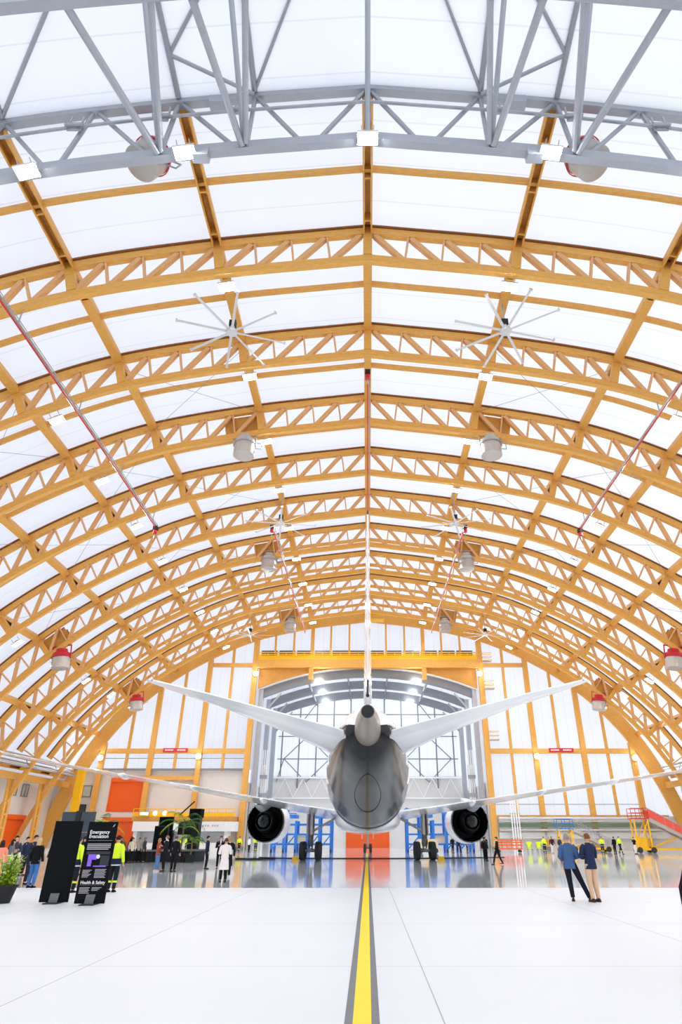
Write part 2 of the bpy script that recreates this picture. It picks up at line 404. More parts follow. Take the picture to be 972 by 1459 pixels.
# ------------------------------------------------------------------ grey steel arch trusses overhead
SR = R - 1.2
def SB(x, y): return Vector((x, y, arch_z(x, SR)))
def ST(x, y): return Vector((x, y, arch_z(x, SR + 4.7)))
t = thing('steel_arch_truss', 'grey steel arch truss spanning overhead in front of the timber arches', 'truss', (0, 17.6, 0))
sa = rad(41)
MB().arc(SR - .12, SR + .45, -sa, sa, -.2, .2, 80).build('bottom_chord', M['steel'], t, 20)
MB().arc(SR + 4.35, SR + 4.9, -sa*.93, sa*.93, -.2, .2, 80).build('top_chord', M['steel'], t, 20)
b = MB().arc(SR + 5.05, SR + 5.13, -sa*.93, sa*.93, -.05, .05, 80)
for i in range(-16, 17):
    a = i*rad(2.5); b.beam(PA(SR + 4.85, a, 0), PA(SR + 5.1, a, 0), .06, .06, up=(0,1,0))
b.build('top_rail', M['steel'], t)
MB().arc(SR + 2.9, SR + 3.02, -sa*.93, sa*.93, -.32, -.2, 80).build('conduit', M['steel'], t, 20)
tops = [0, 5.9, 9.8, 14.0, 18.4, 22.8, 27.2]; bots = [2.9, 6.1, 10.2, 15.0, 19.4, 23.8]
webs = [(0, 2.65), (5.9, 3.1), (5.9, 5.95), (9.8, 6.3), (9.8, 10.1), (14, 10.5), (14, 14.85), (18.4, 15.2), (18.4, 19.3), (22.8, 19.6), (22.8, 23.7), (27.2, 24.1)]
for sg in (-1, 1):
    for tx, bx in webs:
        MB().tube([ST(sg*tx, 0), SB(sg*bx, 0)], .12).build('web_tube', M['steel'], t, 40)
    for x in (5.9, 9.8, 14.0, 18.4):       # pipe clamps
        c = ST(sg*(x + .55), -.25) - Vector((0, 0, 1.7)); b = MB()
        for dx in (-.3, .3): b.beam(c + Vector((dx, 0, .8)), c + Vector((dx, 0, -.3)), .08, .08, up=(0,1,0))
        b.beam(c + Vector((-.35, 0, -.3)), c + Vector((.35, 0, -.3)), .08, .1); b.beam(c + Vector((-.35, 0, .25)), c + Vector((.35, 0, .25)), .08, .1)
        b.tube([c + Vector((-.45, -.1, -.05)), c + Vector((.45, -.1, -.05))], .1)
        b.build('pipe_clamp', M['steel'], t)
    for x, top in ((7.8, 1), (8.1, 0)):      # splice plates
        p = (ST if top else SB)(sg*x, 0) + Vector((0, 0, -.2 if top else .1))
        MB().box(p.x - .4, p.x + .4, -.24, .24, p.z - .5, p.z + .1).build('splice_plate', M['steel'], t)
MB().tube([ST(0, -.1), SB(0, -.1)], .14).build('web_tube', M['steel'], t, 40)

t = thing('steel_space_frame', 'nearer grey steel frame of thick raking pipes crossing the top of the picture', 'frame', (0, 0, 0))
Y1, Y2 = 17.35, 11.3
RR2 = R - 1.0
def NB(x): return Vector((x, Y2, arch_z(x, RR2)))
def NT(x): return Vector((x, Y2 + .4, arch_z(x, RR2 + 4.6)))
b = MB().arc(RR2 - .25, RR2 + .15, -sa*.8, sa*.8, Y2 - .2, Y2 + .2, 60); b.build('lower_chord', M['steel'], t, 20)
b = MB().arc(RR2 + 4.4, RR2 + 4.8, -sa*.9, sa*.9, Y2 + .2, Y2 + .6, 60); b.build('upper_chord', M['steel'], t, 20)
PIPES = []
for sg in (-1, 1):
    PIPES += [(SB(sg*10.1, Y1), NB(sg*11.9), .17), (SB(sg*6.1, Y1), NB(sg*7.1), .17),
              (SB(sg*10.0, Y1), NT(sg*9.9), .13), (SB(sg*6.0, Y1), NT(sg*6.2), .13),
              (SB(sg*9.9, Y1 - .1), NB(sg*8.6), .14), (SB(sg*5.9, Y1 - .1), NB(sg*4.9), .14),
              (ST(sg*9.8, Y1), NT(sg*9.6), .15), (ST(sg*5.9, Y1), NT(sg*5.7), .15),
              (ST(sg*5.9, Y1), NT(sg*2.6), .09), (ST(sg*18.4, Y1), NT(sg*13.0), .1), (ST(sg*18.4, Y1), NT(sg*17.6), .14), (ST(sg*18.6, Y1), NT(sg*21.0), .08)]
for p, q, r_ in PIPES:
    q = p + (q - p)*1.0; MB().tube([p, q], r_, 10).build('raking_pipe', M['steel'], t, 40)
for sg in (-1, 1):
    p = ST(sg*9.8, Y1)*.66 + NT(sg*9.6)*.34
    MB().tube([p, ST(sg*5.9, Y1) + Vector((0, 0, -.3))], .1).build('cross_pipe', M['steel'], t, 40)
    MB().tube([p, NT(sg*6.4)], .1).build('cross_pipe', M['steel'], t, 40)
p = SB(0, Y1 - .2); MB().tube([p, NT(0)], .13).build('raking_pipe', M['steel'], t, 40)

# ------------------------------------------------------------------ lamps
lamp_case = MB().box(-.5, .5, -.33, .33, .03, .16).box(-.16, .16, -.16, .16, .16, .36).mesh('casing')
lamp_dif = MB().box(-.46, .46, -.3, .3, 0, .04).mesh('diffuser')
lamp_br = MB().beam((-.3, -.05, .15), (-.3, -.3, .62), .04, .04).beam((.3, -.05, .15), (.3, -.3, .62), .04, .04).beam((-.34, -.05, .17), (.34, -.05, .17), .05, .05).mesh('bracket')
def lamp(x, y, z, label):
    t = thing('high_bay_lamp', label, 'lamp', (x, y, z), 'high bay lamps under the arches'); t.rotation_euler.y = math.atan(x/45)
    put('casing', lamp_case, M['lamp_case'], t); put('diffuser', lamp_dif, M['lamp'], t); put('bracket', lamp_br, M['steel'], t)
for sg, nm in ((-1, 'left'), (1, 'right')):
    for x, row, lo in ((8.75, 'inner', 0), (22.1, 'middle', 1), (35.2, 'outer', 4)):
        for i in range(lo, 9):
            if row == 'inner' or True:
                lamp(sg*x, AY[i] + .6, arch_z(x) - (.32 if row == 'inner' else (.55 if row == 'middle' else 1.0)), f'white high bay lamp under the {ORD[i]} timber arch, {row} row {nm} of the ridge')
    for x in (8.75, 15.9):
        lamp(sg*x, 17.3, SB(x, 0).z - .35, f'bright high bay lamp under the grey steel truss, {"inner" if x < 10 else "outer"} one on the {nm}')
lamp(0, 17.3, SB(0, 0).z - .4, 'bright high bay lamp under the grey steel truss on the centre line')

# ------------------------------------------------------------------ jet fans
def jet_fan(x, y, z, label, redness, tilt, sc=1.0, group='drum shaped jet fans in the roof', box=True, bl=None):
    t = thing('jet_fan', label, 'fan', (x, y, z), group); t.rotation_euler = (tilt[0], tilt[1], 0); t.scale = (sc, sc, sc)
    MB().lathe([(.78,-.9),(.95,-.85),(.95,.35),(.9,.4),(.85,.4),(.85,-.7),(.3,-.72)], n=28).build('drum', M['aluminium'], t, 30)
    MB().lathe([(.95,.4),(.98,.45),(.92,.8),(.62,1.05),(.6,1.3)], n=24).build('motor_housing', M['red'] if redness else M['aluminium'], t, 30)
    MB().lathe([(1.0,.3),(1.06,.34),(1.0,.42)], n=28, cap=False).build('flange', M['red'] if redness else M['steel'], t, 30)
    b = MB()
    for s_ in (-1, 1): b.beam((s_*1.0, 0, .2), (s_*1.0, 0, 1.7), .1, .14)
    b.beam((-1.05, 0, 1.7), (1.05, 0, 1.7), .14, .1); b.build('yoke', M['red'] if redness else M['steel'], t)
    b = MB().tube([(.9, .2, .1), (1.5, .3, .1), (1.5, .3, .7), (.95, .2, .7)], .05); b.build('cage_bar', M['steel'], t)
    for q in range(5):
        a = q*2*PI/5; MB().beam((.1*cos(a), .1*sin(a), -.6), (.8*cos(a), .8*sin(a), -.6), .22, .04).build('blade', M['steel_dark'], t)
def plenum(a, y, label):
    t = thing('plywood_plenum', label, 'box', (0, y, 0), 'plywood boxes set in the arches above the jet fans')
    b = MB(); da = PAN*.95
    s0 = 1 if a > 0 else -1
    a0, a1 = a, a + s0*da*1.1
    for w in (.22, 1.1):
        b.loft([[PA(R + .63, a0, w), PA(R + .63, a1, w), PA(R + 2.44, a1, w), PA(R + 2.44, a0, w)], [PA(R + .63, a0, w + .06), PA(R + .63, a1, w + .06), PA(R + 2.44, a1, w + .06), PA(R + 2.44, a0, w + .06)]])
    b.build('side_panel', M['ply'], t)
    b = MB().beam(PA(R + .66, a0, .65), PA(R + .66, a1, .65), .9, .06, up=(0, 0, 1)); b.build('base_panel', M['ply'], t)
for sg, nm in ((-1, 'left'), (1, 'right')):
    jet_fan(sg*11.35, 18.9, 32.75, f'large grey jet fan with red motor under the steel truss, {nm} side', 1, (rad(-14), sg*rad(-16)), .94)
    for i, x, z, sc in ((2, 10.45, 30.75, .92), (5, 12.0, 31.0, .95), (8, 12.2, 31.0, .95)):
        jet_fan(sg*x, AY[i], z, f'dull grey jet fan hanging from the {ORD[i]} timber arch, {nm} of the ridge', 0, (0, 0), sc)
        plenum(sg*arch_a(x) - sg*PAN*.5, AY[i], f'plywood box in the {ORD[i]} arch above the grey jet fan, {nm} side')
    for i in (5, 8):
        jet_fan(sg*34.4, AY[i], 19.1, f'red and grey jet fan low on the {ORD[i]} arch, {nm} side of the hall', 1, (0, sg*rad(8)), 1.0)
        plenum(sg*(arch_a(34.4) - PAN*.45), AY[i], f'plywood box low in the {ORD[i]} arch above the red jet fan, {nm} side')

# ------------------------------------------------------------------ big ceiling fans
blade = MB().loft([[(.3,-.09,.0),(.3,.09,.03),(.3,.09,.05),(.3,-.09,.02)], [(3.6,-.08,.0),(3.6,.08,.03),(3.6,.08,.05),(3.6,-.08,.02)]]).mesh('blade')
tipm = MB().box(3.55, 3.66, -.1, .1, -.03, .1).mesh('blade_tip')
def hvls(x, y, z, ph, label):
    t = thing('ceiling_fan', label, 'fan', (x, y, z), 'large eight bladed ceiling fans')
    MB().lathe([(.1,-.12),(.36,-.1),(.4,.0),(.36,.12),(.2,.16),(.16,.5)], n=20).build('hub', M['lamp_case'], t, 30)
    MB().tube([(0,0,.4), (0,0,arch_z(x) + 2.4 - z)], .06).build('drop_rod', M['steel'], t, 40)
    MB().box(-.22, .22, -.18, .18, .5, 1.0).build('motor', M['black'], t)
    for k in range(8):
        o = put('blade', blade, M['lamp_case'], t, None, ph + k*PI/4)
        put('blade_tip', tipm, M['lamp_case'], o)
hvls(-9.2, 30.2, 31.8, rad(17), 'large white eight-bladed ceiling fan beyond the first timber arch on the left')
hvls(9.35, 30.2, 31.9, rad(14), 'large white eight-bladed ceiling fan beyond the first timber arch on the right')
hvls(-9.1, 56.2, 30.6, rad(9), 'white ceiling fan further back beyond the fourth timber arch, left side')
hvls(9.2, 56.2, 30.6, rad(30), 'white ceiling fan further back beyond the fourth timber arch, right side')
hvls(-17.7, 88.6, 28.4, rad(5), 'farthest white ceiling fan near the gable, left side')
hvls(17.7, 88.6, 28.4, rad(20), 'farthest white ceiling fan near the gable, right side')

# ------------------------------------------------------------------ suspended rails
def rail(x, y0, y1, z, label, end):
    t = thing('suspended_rail', label, 'rail', (x, y0, z), 'suspended safety rails')
    L = y1 - y0
    MB().beam((0, 0, .12), (0, L, .12), .1, .16).build('track', M['aluminium'], t)
    MB().tube([(0, 0, -.06), (0, L, -.06)], .05).build('pipe', M['red'], t, 40)
    MB().tube([(.14, 0, .2), (.14, L, .2)], .03).build('conduit', M['steel'], t, 40)
    for y in AY:
        if y0 < y < y1: MB().beam((0, y - y0, .2), (0, y - y0, arch_z(x) - z + .05), .06, .06).build('hanger', M['steel'], t)
    e = L - .1 if end else .1
    q = MB().box(-.2, .2, e - .25, e + .25, -.3, .05).build('trolley', M['black'], t)
    MB().lathe([(.05,-.75),(.2,-.7),(.2,-.35),(.1,-.3)], (0, e, 0), n=12).build('reel', M['red'], q, 30)
    MB().tube([(0, e, -.75), (0, e, -1.2)], .04).build('hook', M['steel'], q)
rail(-20.4, 18.3, 52, 28.0, 'red and grey suspended rail high on the left, ending in a trolley', True)
rail(20.6, 18.3, 52.5, 28.0, 'red and grey suspended rail high on the right, ending in a trolley', True)
rail(-10.2, 57.5, 96, 31.0, 'far suspended rail with end trolley, left of the tail fin', False)
rail(10.4, 57.5, 96, 31.0, 'far suspended rail with end trolley, right of the tail fin', False)
rail(0, 34.9, 96, 32.55, 'suspended rail under the ridge with a small trolley', False)

# bracing cables crossing the roof bays
cb = 0
for sg, nm in ((-1, 'left'), (1, 'right')):
    for i in (1, 2, 3, 4, 5, 6):
        for k in (1, 2, 3, 4):
            if (i + k) % 2: continue
            t = thing('bracing_cable', f'thin crossed bracing cables beyond the {ORD[i]} arch, {ORD[k]} bay {nm} of the ridge', 'cable', (0, 0, 0), 'roof bracing cables')
            p = [PA(R + 2.3, sg*a, y) for a, y in ((k*BAY, AY[i] + .3), ((k+1)*BAY, AY[i+1] - .3), ((k+1)*BAY, AY[i] + .3), (k*BAY, AY[i+1] - .3))]
            MB().tube([p[0], p[1]], .018, 5).build('cable', M['cable'], t); MB().tube([p[2], p[3]], .018, 5).build('cable', M['cable'], t)

# ------------------------------------------------------------------ gable frame
def gtop(x): return gable_z(abs(x))
for sg, nm in ((-1, 'left'), (1, 'right')):
    for j, x in enumerate((18.6, 26.0, 33.5, 41.0)):
        w = .85 if j == 0 else .75
        b = MB().box(sg*x - w/2, sg*x + w/2, GY - .75, GY - .1, 0, gtop(x) - .02)
        t = b.build('gable_column', M['timber'])
        tag(t, f'tall timber gable column {"flanking the nose dock" if j == 0 else ORD[j] + " out from the dock"}, {nm} side', 'column', 'timber columns of the gable wall')
        MB().box(sg*x - w/2 - .06, sg*x + w/2 + .06, GY - .8, GY - .05, 0, .45).build('column_shoe', M['steel_dark'], t)
    for j, x in enumerate((22.35, 29.75, 37.25)):
        zl = 10.6 if sg < 0 else 4.4
        if x > 44 and sg < 0: continue
        b = MB().box(sg*x - .2, sg*x + .2, GY - .4, GY - .05, zl, gtop(x) - .02)
        tag(b.build('gable_mullion', M['timber']), f'slim timber mullion of the gable, {ORD[j]} outward from the nose dock on the {nm}', 'mullion', 'slim timber mullions of the gable')
    b = MB().box(18.9, 40.4, GY - .55, GY - .06, 13.1, 13.8) if sg > 0 else MB().box(-40.4, -18.9, GY - .55, GY - .06, 13.1, 13.8)
    tag(b.build('gable_transom', M['timber']), f'horizontal timber transom across the gable, lower one on the {nm}', 'transom')
    b = MB().box(min(sg*18.9, sg*26), max(sg*18.9, sg*26), GY - .5, GY - .06, 26.5, 27.1)
    tag(b.build('gable_transom', M['timber']), f'short upper timber transom beside the dock on the {nm}', 'transom')
    zl = 10.8 if sg < 0 else 4.4
    b = MB().box(min(sg*18.9, sg*45), max(sg*18.9, sg*(41.2 if sg < 0 else 44.6)), GY - .5, GY - .06, zl - .1, zl + .15)
    tag(b.build('gable_sill', M['steel_dark'] if sg < 0 else M['timber']), f'long sill beam under the gable glazing on the {nm}', 'sill')
    b = MB().tube([(sg*19, GY - .3, zl + 1.6), (sg*41, GY - .3, zl + 1.6)], .05, 6)
    tag(b.build('gable_rail', M['steel_dark']), f'thin horizontal rail across the lowest gable panes on the {nm}', 'rail')
    x = -29.8 if sg < 0 else 30.0
    t = MB().box(x - 1.9, x + 1.9, GY - .68, GY - .56, 13.25, 13.85).build('warning_sign', M['red']); tag(t, f'small red sign board with white writing on the {nm} gable transom', 'sign')
    b = MB()
    for x0, x1 in ((-1.6, -.3), (.3, 1.6)):
        for q in range(7): b.box(x + x0 + q*.19, x + x0 + q*.19 + .12, GY - .7, GY - .68, 13.45, 13.68)
    b.build('lettering', M['text_white'], t)
    for x, z in ((18.3, 25.2), (26.0, 12.6), (41.0, 12.4)):
        t = thing('wall_lamp', f'round white flood lamp on the gable column at {"the dock corner" if x < 19 else ("the second column" if x < 30 else "the outermost column")}, {nm} side', 'lamp', (sg*x, GY - 1.2, z), 'flood lamps on the gable columns')
        MB().lathe([(.1, .35), (.35, .3), (.4, .1), (.38, .06)], axis='Y', n=16).build('casing', M['lamp_case'], t, 30)
        MB().lathe([(.36, 0), (.38, .07)], axis='Y', n=16).build('diffuser', M['lamp'], t)
for x in (-15.5, -12.4, -9.3, -6.2, -3.1, 0, 3.1, 6.2, 9.3, 12.4, 15.5):
    w = .6 if abs(abs(x) - 9.3) < .1 else .3
    b = MB().box(x - w/2, x + w/2, GY - .4, GY - .05, 27.5, gtop(x) - .02)
    n_ = int(round(abs(x)/3.1))
    tag(b.build('gable_mullion', M['timber']), 'timber mullion standing over the middle of the dock bridge, behind the fin' if x == 0 else f'timber mullion above the dock bridge, {ORD[n_-1]} to the {"left" if x < 0 else "right"} of the fin', 'mullion', 'mullions above the dock bridge')
# bridge over the dock opening
t = thing('dock_bridge', 'timber bridge beam with yellow railing across the top of the dock opening', 'bridge', (0, GY, 26.2))
MB().box(-18.2, 18.2, -1.2, -.1, 0, 1.3).build('bridge_beam', M['timber'], t)
b = MB()
for z in (1.75, 2.1, 2.45): b.tube([(-18, -1.25, z), (18, -1.25, z)], .09, 6)
b.build('railing', M['yellow'], t)
for i in range(25):
    x = -18 + i*1.5; MB().box(x - .05, x + .05, -1.3, -1.2, 1.3, 2.45).build('railing_post', M['yellow'], t)
MB().box(-18, 18, -1.24, -1.2, 1.3, 1.95).build('toe_board', M['yellow'], t)
for x in (-9.3, 9.3): MB().box(x - .35, x + .35, -1.1, -.4, -1.9, 0).build('stub_post', M['timber'], t)
b = MB()
for i in range(12):
    x0 = -17.8 + i*2.97
    b.box(x0, x0 + 2.7, -.12, -.06, 1.9, 3.1)
b.build('glazing_band', M['glass_dark'], t)
pan = [(-17.9, 26.2)]
for i in range(25):
    x = -17.9 + 35.8*i/24; pan.append((x, min(26.15, dz(x) + .1)))
pan.append((17.9, 26.2))
tag(MB().prism(pan, 'Y', GY - .3, GY - .05).build('timber_infill_panel', M['ply']), 'plywood panel filling between the bridge beam and the grey dock arch', 'panel')

# grey dock arches and their side posts
for i, y in enumerate((101.3, 109.8, 118.3)):
    t = thing('dock_arch', f'grey steel arch of the nose dock, {("nearest, at the opening", "middle one", "deepest, near the end wall")[i]}', 'arch', (0, y, 0), 'grey steel dock arches')
    am_ = math.asin(17.6/DR)
    MB().arc(DR - 1.4, DR - .05, -am_, am_, -.25, .25, 32, DZC).build('arch_beam', M['steel_dark'], t, 25)
    for sg in (-1, 1):
        MB().box(sg*17.4 - .35, sg*17.4 + .35, -.5, .5, 0, dz(17.4)).build('post', M['steel'], t)
        MB().beam((sg*17.3, 0, dz(17) - 4.5), (sg*14.2, 0, dz(14) - 1.8), .2, .25).build('knee_brace', M['steel'], t)
    for x in (-8.0, 8.0):
        l_ = MB().box(x - .28, x + .28, -.5, -.25, dz(x) - 1.75, dz(x) - 1.42).build('lamp', M['lamp'], t)
for sg, nm in ((-1, 'left'), (1, 'right')):
    for x in (3.3, 9.9):
        tag(MB().beam((sg*x, GY + .8, dz(x) - .9), (sg*x, EY - .4, dz(x) - .9), .25, .4).build('dock_purlin', M['steel_dark']), f'grey steel purlin under the dock roof, {"inner" if x < 5 else "outer"} one on the {nm}', 'purlin', 'dock roof purlins')
# end wall grid of the nose dock
t = thing('dock_end_frame', 'grey steel mullion grid with diamond bracing on the dock end wall', 'frame', (0, EY - .15, 0))
for i in range(-5, 6):
    x = i*3.25; MB().box(x - .11, x + .11, -.15, .1, 11.6 if i % 2 else 9.6, dz(x)).build('mullion', M['steel_dark'], t)
for z in (14.6, 18.6, 22.6): MB().box(-17, 17, -.1, .1, z - .08, z + .08).build('transom', M['steel_dark'], t)
for sg in (-1, 1):
    c = sg*11.4
    for p, q in (((c - 4.3, 14.6), (c, 18.6)), ((c, 18.6), (c + 4.3, 14.6)), ((c + 4.3, 14.6), (c, 10.6)), ((c, 10.6), (c - 4.3, 14.6)), ((c - 5.5, 10.6), (c - 4.3, 14.6)), ((sg*9.8, 24.8), (sg*12.6, 21.2))):
        MB().beam((p[0], -.25, p[1]), (q[0], -.25, q[1]), .16, .16).build('diagonal_brace', M['steel_dark'], t)
t = thing('dock_lattice', 'white lattice bracing along the foot of the dock end wall', 'lattice', (0, EY - .5, 0))
MB().box(-17.5, 17.5, -.1, .1, 11.2, 11.5).build('chord', M['white_paint'], t)
for i in range(-5, 5):
    x = i*3.4
    for p, q in (((x, 8), (x + 1.7, 11.2)), ((x + 1.7, 11.2), (x + 3.4, 8))): MB().beam((p[0], 0, p[1]), (q[0], 0, q[1]), .13, .13).build('diagonal', M['white_paint'], t)
MB().box(-17.5, 17.5, -.1, .1, 7.8, 8.05).build('chord', M['white_paint'], t)
for i, x in enumerate((-16.4, 16.4)):       # white service columns on the dock sides
    t = thing('service_riser', f'white service riser with pipes at the {"left" if x < 0 else "right"} jamb of the dock', 'riser', (x, 104, 0))
    b = MB().box(-.5, .5, -.4, .4, 0, 11.8); b.build('casing', M['white_wall'], t)
    for q in range(3): MB().tube([(-.3 + .3*q, -.5, 0), (-.3 + .3*q, -.5, 14)], .07).build('pipe', M['white_paint'], t, 40)
    for q in range(4): MB().box(-.6, .6, -.62, -.4, 2 + 2.6*q, 2.5 + 2.6*q).build('pipe_clip', M['steel'], t)
def roller(x0, x1, z0, z1, y, label, side=0):
    t = thing('roller_door', label, 'door', ((x0 + x1)/2, y, z0), 'orange roller doors'); w = (x1 - x0)/2; h = z1 - z0
    t.rotation_euler.z = side
    b = MB(); n = int(h/.22)
    for i in range(n): b.box(-w, w, -.05 - (.03 if i % 2 else 0), 0, i*h/n, (i + 1)*h/n)
    b.build('curtain', M['orange'], t)
    MB().box(-w - .1, w + .1, -.35, 0, h, h + .55).build('hood', M['orange'], t)
    for s_ in (-1, 1): MB().box(s_*(w + .05) - .09, s_*(w + .05) + .09, -.14, 0, 0, h).build('guide', M['orange'], t)
roller(-39.0, -34.0, 5.0, 9.1, GY + .2, 'large orange roller shutter high on the left gable wall')
roller(-39.2, -34.0, 0, 3.7, GY + .2, 'orange roller door at floor level under the high shutter')
roller(-3.7, 3.7, 0, 4.2, EY - .1, 'orange roller door in the dock end wall beneath the aircraft nose')
roller(95.2 - 95.2 - 2.6, 2.6, 0, 3.8, 92, 'orange roller door in the left side wall behind the crowd', rad(90))
D = bpy.data.objects['roller_door.003']; D.location = (-XW + .03, 91.0, 0)
for i in range(2):
    t = thing('side_window', f'small white window high in the left side wall, {"nearer" if i == 0 else "farther"} of the pair', 'window', (-XW + .01, 89.2 + i*3.0, 6.6), rz=rad(90))
    MB().box(-.9, .9, -.1, .04, 0, .1).box(-.9, .9, -.1, .04, 1.5, 1.6).box(-.9, -.8, -.1, .04, .1, 1.5).box(.8, .9, -.1, .04, .1, 1.5).box(-.05, .05, -.1, .04, .1, 1.5).build('frame', M['steel_dark'], t)
    MB().box(-.8, .8, -.03, 0, .1, 1.5).build('pane', M['pane'], t)
t = thing('gable_window', 'two pane window in the white wall left of the orange shutter', 'window', (-43.2, GY + .2, 7.0))
MB().box(-1.3, 1.3, -.12, .02, 0, .12).box(-1.3, 1.3, -.12, .02, 1.5, 1.62).box(-1.3, -1.18, -.12, .02, .12, 1.5).box(1.18, 1.3, -.12, .02, .12, 1.5).box(-.06, .06, -.12, .02, .12, 1.5).build('frame', M['steel_dark'], t)
MB().box(-1.18, 1.18, -.05, -.01, .12, 1.5).build('pane', M['pane'], t)
t = thing('corner_post', 'bright yellow steel post beside the left end of the gable', 'post', (-42.0, 96.2, 0))
MB().box(-.5, .5, -.4, .4, 0, 10.6).build('post', M['yellow'], t); MB().box(-.7, .7, -.6, .6, 0, .25).build('base_plate', M['steel_dark'], t); MB().beam((0, 0, 10.4), (2.6, 3.0, 10.4), .35, .4).build('outrigger', M['yellow'], t)
tag(MB().box(-33.2, -26.3, GY - .6, GY - .1, 9.3, 9.9).build('gable_header', M['timber']), 'short timber header beam right of the high orange shutter', 'beam')
# mezzanine with yellow railing at the left, and the white kiosk below
t = thing('mezzanine', 'yellow edged mezzanine gallery along the left gable wall', 'gallery', (0, GY, 0))
MB().box(-33.8, -19.2, -3.4, .2, 3.7, 4.3).build('deck', M['ply'], t)
b = MB()
for z in (4.8, 5.3): b.tube([(-33.8, -3.3, z), (-19.2, -3.3, z)], .05, 6)
b.build('railing', M['yellow'], t)
for i in range(13): MB().box(-33.8 + i*1.215 - .04, -33.8 + i*1.215 + .04, -3.34, -3.26, 4.3, 5.3).build('railing_post', M['yellow'], t)
MB().box(-33.8, -19.2, -3.3, -3.25, 4.3, 4.75).build('toe_board', M['yellow'], t)
for x in (-30.6, -29.2): MB().lathe([(.28, 0), (.3, .1), (.1, .3)], (x, -3.6, 4.7), 'Y', 12).build('spot_lamp', M['lamp_warm'], t)
t = thing('service_kiosk', 'white kiosk with rounded front under the mezzanine', 'kiosk', (-25, 95.2, 0))
pl = [(-7.5, 1.6), (-7.5, -1.2), (5.2, -1.2)] + [(5.2 + 1.4*sin(a), .2 - 1.4*cos(a)) for a in (rad(20), rad(45), rad(70), rad(90))] + [(6.6, 1.6)]
MB().prism(pl, 'Z', 2.4, 3.6).build('fascia', M['white_wall'], t)
MB().prism([(x*.97, y*.9) for x, y in pl], 'Z', 0, 1.0).build('counter', M['white_wall'], t)
MB().box(-7, 5.2, 1.2, 1.5, 1.0, 2.4).build('back_panel', M['grey_paint'], t)
for x in (-7.2, -2.5, 5.4): MB().box(x - .25, x + .25, -.6, 1.4, 1.0, 2.4).build('pier', M['white_wall'], t)
MB().box(-4.6, -3.2, -.4, -.35, 1.2, 2.3).build('lit_screen', emis('lit_screen_white', (.8,.88,1,1), 1.2), t)
b = MB()
for q in range(13):
    if q % 5 != 4: b.box(.2 + q*.33, .2 + q*.33 + .2, -1.23, -1.2, 2.95, 3.2)
b.build('lettering', M['text_grey'], t)
t = thing('exit_sign', 'small green lit exit sign over the kiosk', 'sign', (-32.0, 96.6, 4.45)); MB().box(-.6, .6, -.06, .06, 0, .4).build('panel', M['exit'], t); MB().box(-.65, .65, -.03, .08, -.05, .45).build('housing', M['steel_dark'], t)

# right hand lower services
t = thing('wall_duct', 'long grey-green duct with pipes along the right gable wall', 'duct', (0, GY - 1.3, 0))
MB().box(19.2, 44, -.3, .3, 2.95, 3.5).build('duct', M['green'], t)
for z, r_ in ((4.1, .2), (3.75, .1), (2.6, .1)): MB().tube([(19.2, -.2, z), (44, -.2, z)], r_).build('pipe', M['grey_paint'], t, 40)
for i, x in enumerate((26, 33.5, 41)): MB().beam((x, -.3, 1.6), (x, .9, 3.0), .2, .2).build('bracket', M['steel'], t)
MB().box(19.2, 44, .5, .9, 1.5, 2.3).build('trunking', M['white_wall'], t)
t = thing('pipe_manifold', 'group of tall white vertical pipes beside the right dock column', 'pipe', (21.0, GY - 1.9, 0))
for q in range(4): MB().tube([(q*.35, 0, 0), (q*.35, 0, 6.6 + .3*(q % 2))], .1).build('riser_pipe', M['white_paint'], t, 40)
for z in (1.4, 4.6): MB().box(-.2, 1.3, .1, .25, z, z + .2).build('clamp_rail', M['steel'], t)
t = thing('hanging_cage', 'small yellow maintenance cage under the ridge near the gable', 'cage', (1.6, 96.5, 33.3))
b = MB()
for z in (0, .55, 1.1):
    b.tube([(-1.1, -.8, z), (1.1, -.8, z), (1.1, .8, z), (-1.1, .8, z), (-1.1, -.8, z)], .06, 6)
b.build('rail', M['yellow'], t)
for x in (-1.1, 0, 1.1):
    for y in (-.8, .8): MB().box(x - .05, x + .05, y - .05, y + .05, 0, 1.1).build('post', M['yellow'], t)
MB().box(-1.1, 1.1, -.8, .8, -.1, 0).build('deck', M['yellow'], t)
b = MB().box(-1.1, -1.0, -.1, .1, 1.1, 2.9).box(1.0, 1.1, -.1, .1, 1.1, 2.9); b.build('hanger', M['yellow'], t)
for i, z in enumerate((27.3, 22.8, 15.0)):
    t = thing('service_cage', f'small yellow service cage on the right dock column, {("top","middle","lowest")[i]} one', 'cage', (19.5, GY - 1.2, z))
    b = MB()
    for zz in (0, .6, 1.2): b.tube([(-.5, -.5, zz), (.9, -.5, zz), (.9, .5, zz), (-.5, .5, zz), (-.5, -.5, zz)], .05, 6)
    b.build('rail', M['yellow'], t); MB().box(-.5, .9, -.5, .5, -.12, -.02).build('deck', M['steel'], t)

# ------------------------------------------------------------------ painted line on the floor
t = thing('centre_line', 'yellow painted line with dark grey edges running under the aircraft', 'line', (-.06, 0, 0))
MB().box(-.1, .1, 4, 84, 0, .004).build('yellow_stripe', M['line_yellow'], t)
for s_ in (-1, 1): MB().box(s_*.145 - .045, s_*.145 + .045, 4, 84, 0, .004).build('grey_edge', M['line_edge'], t)

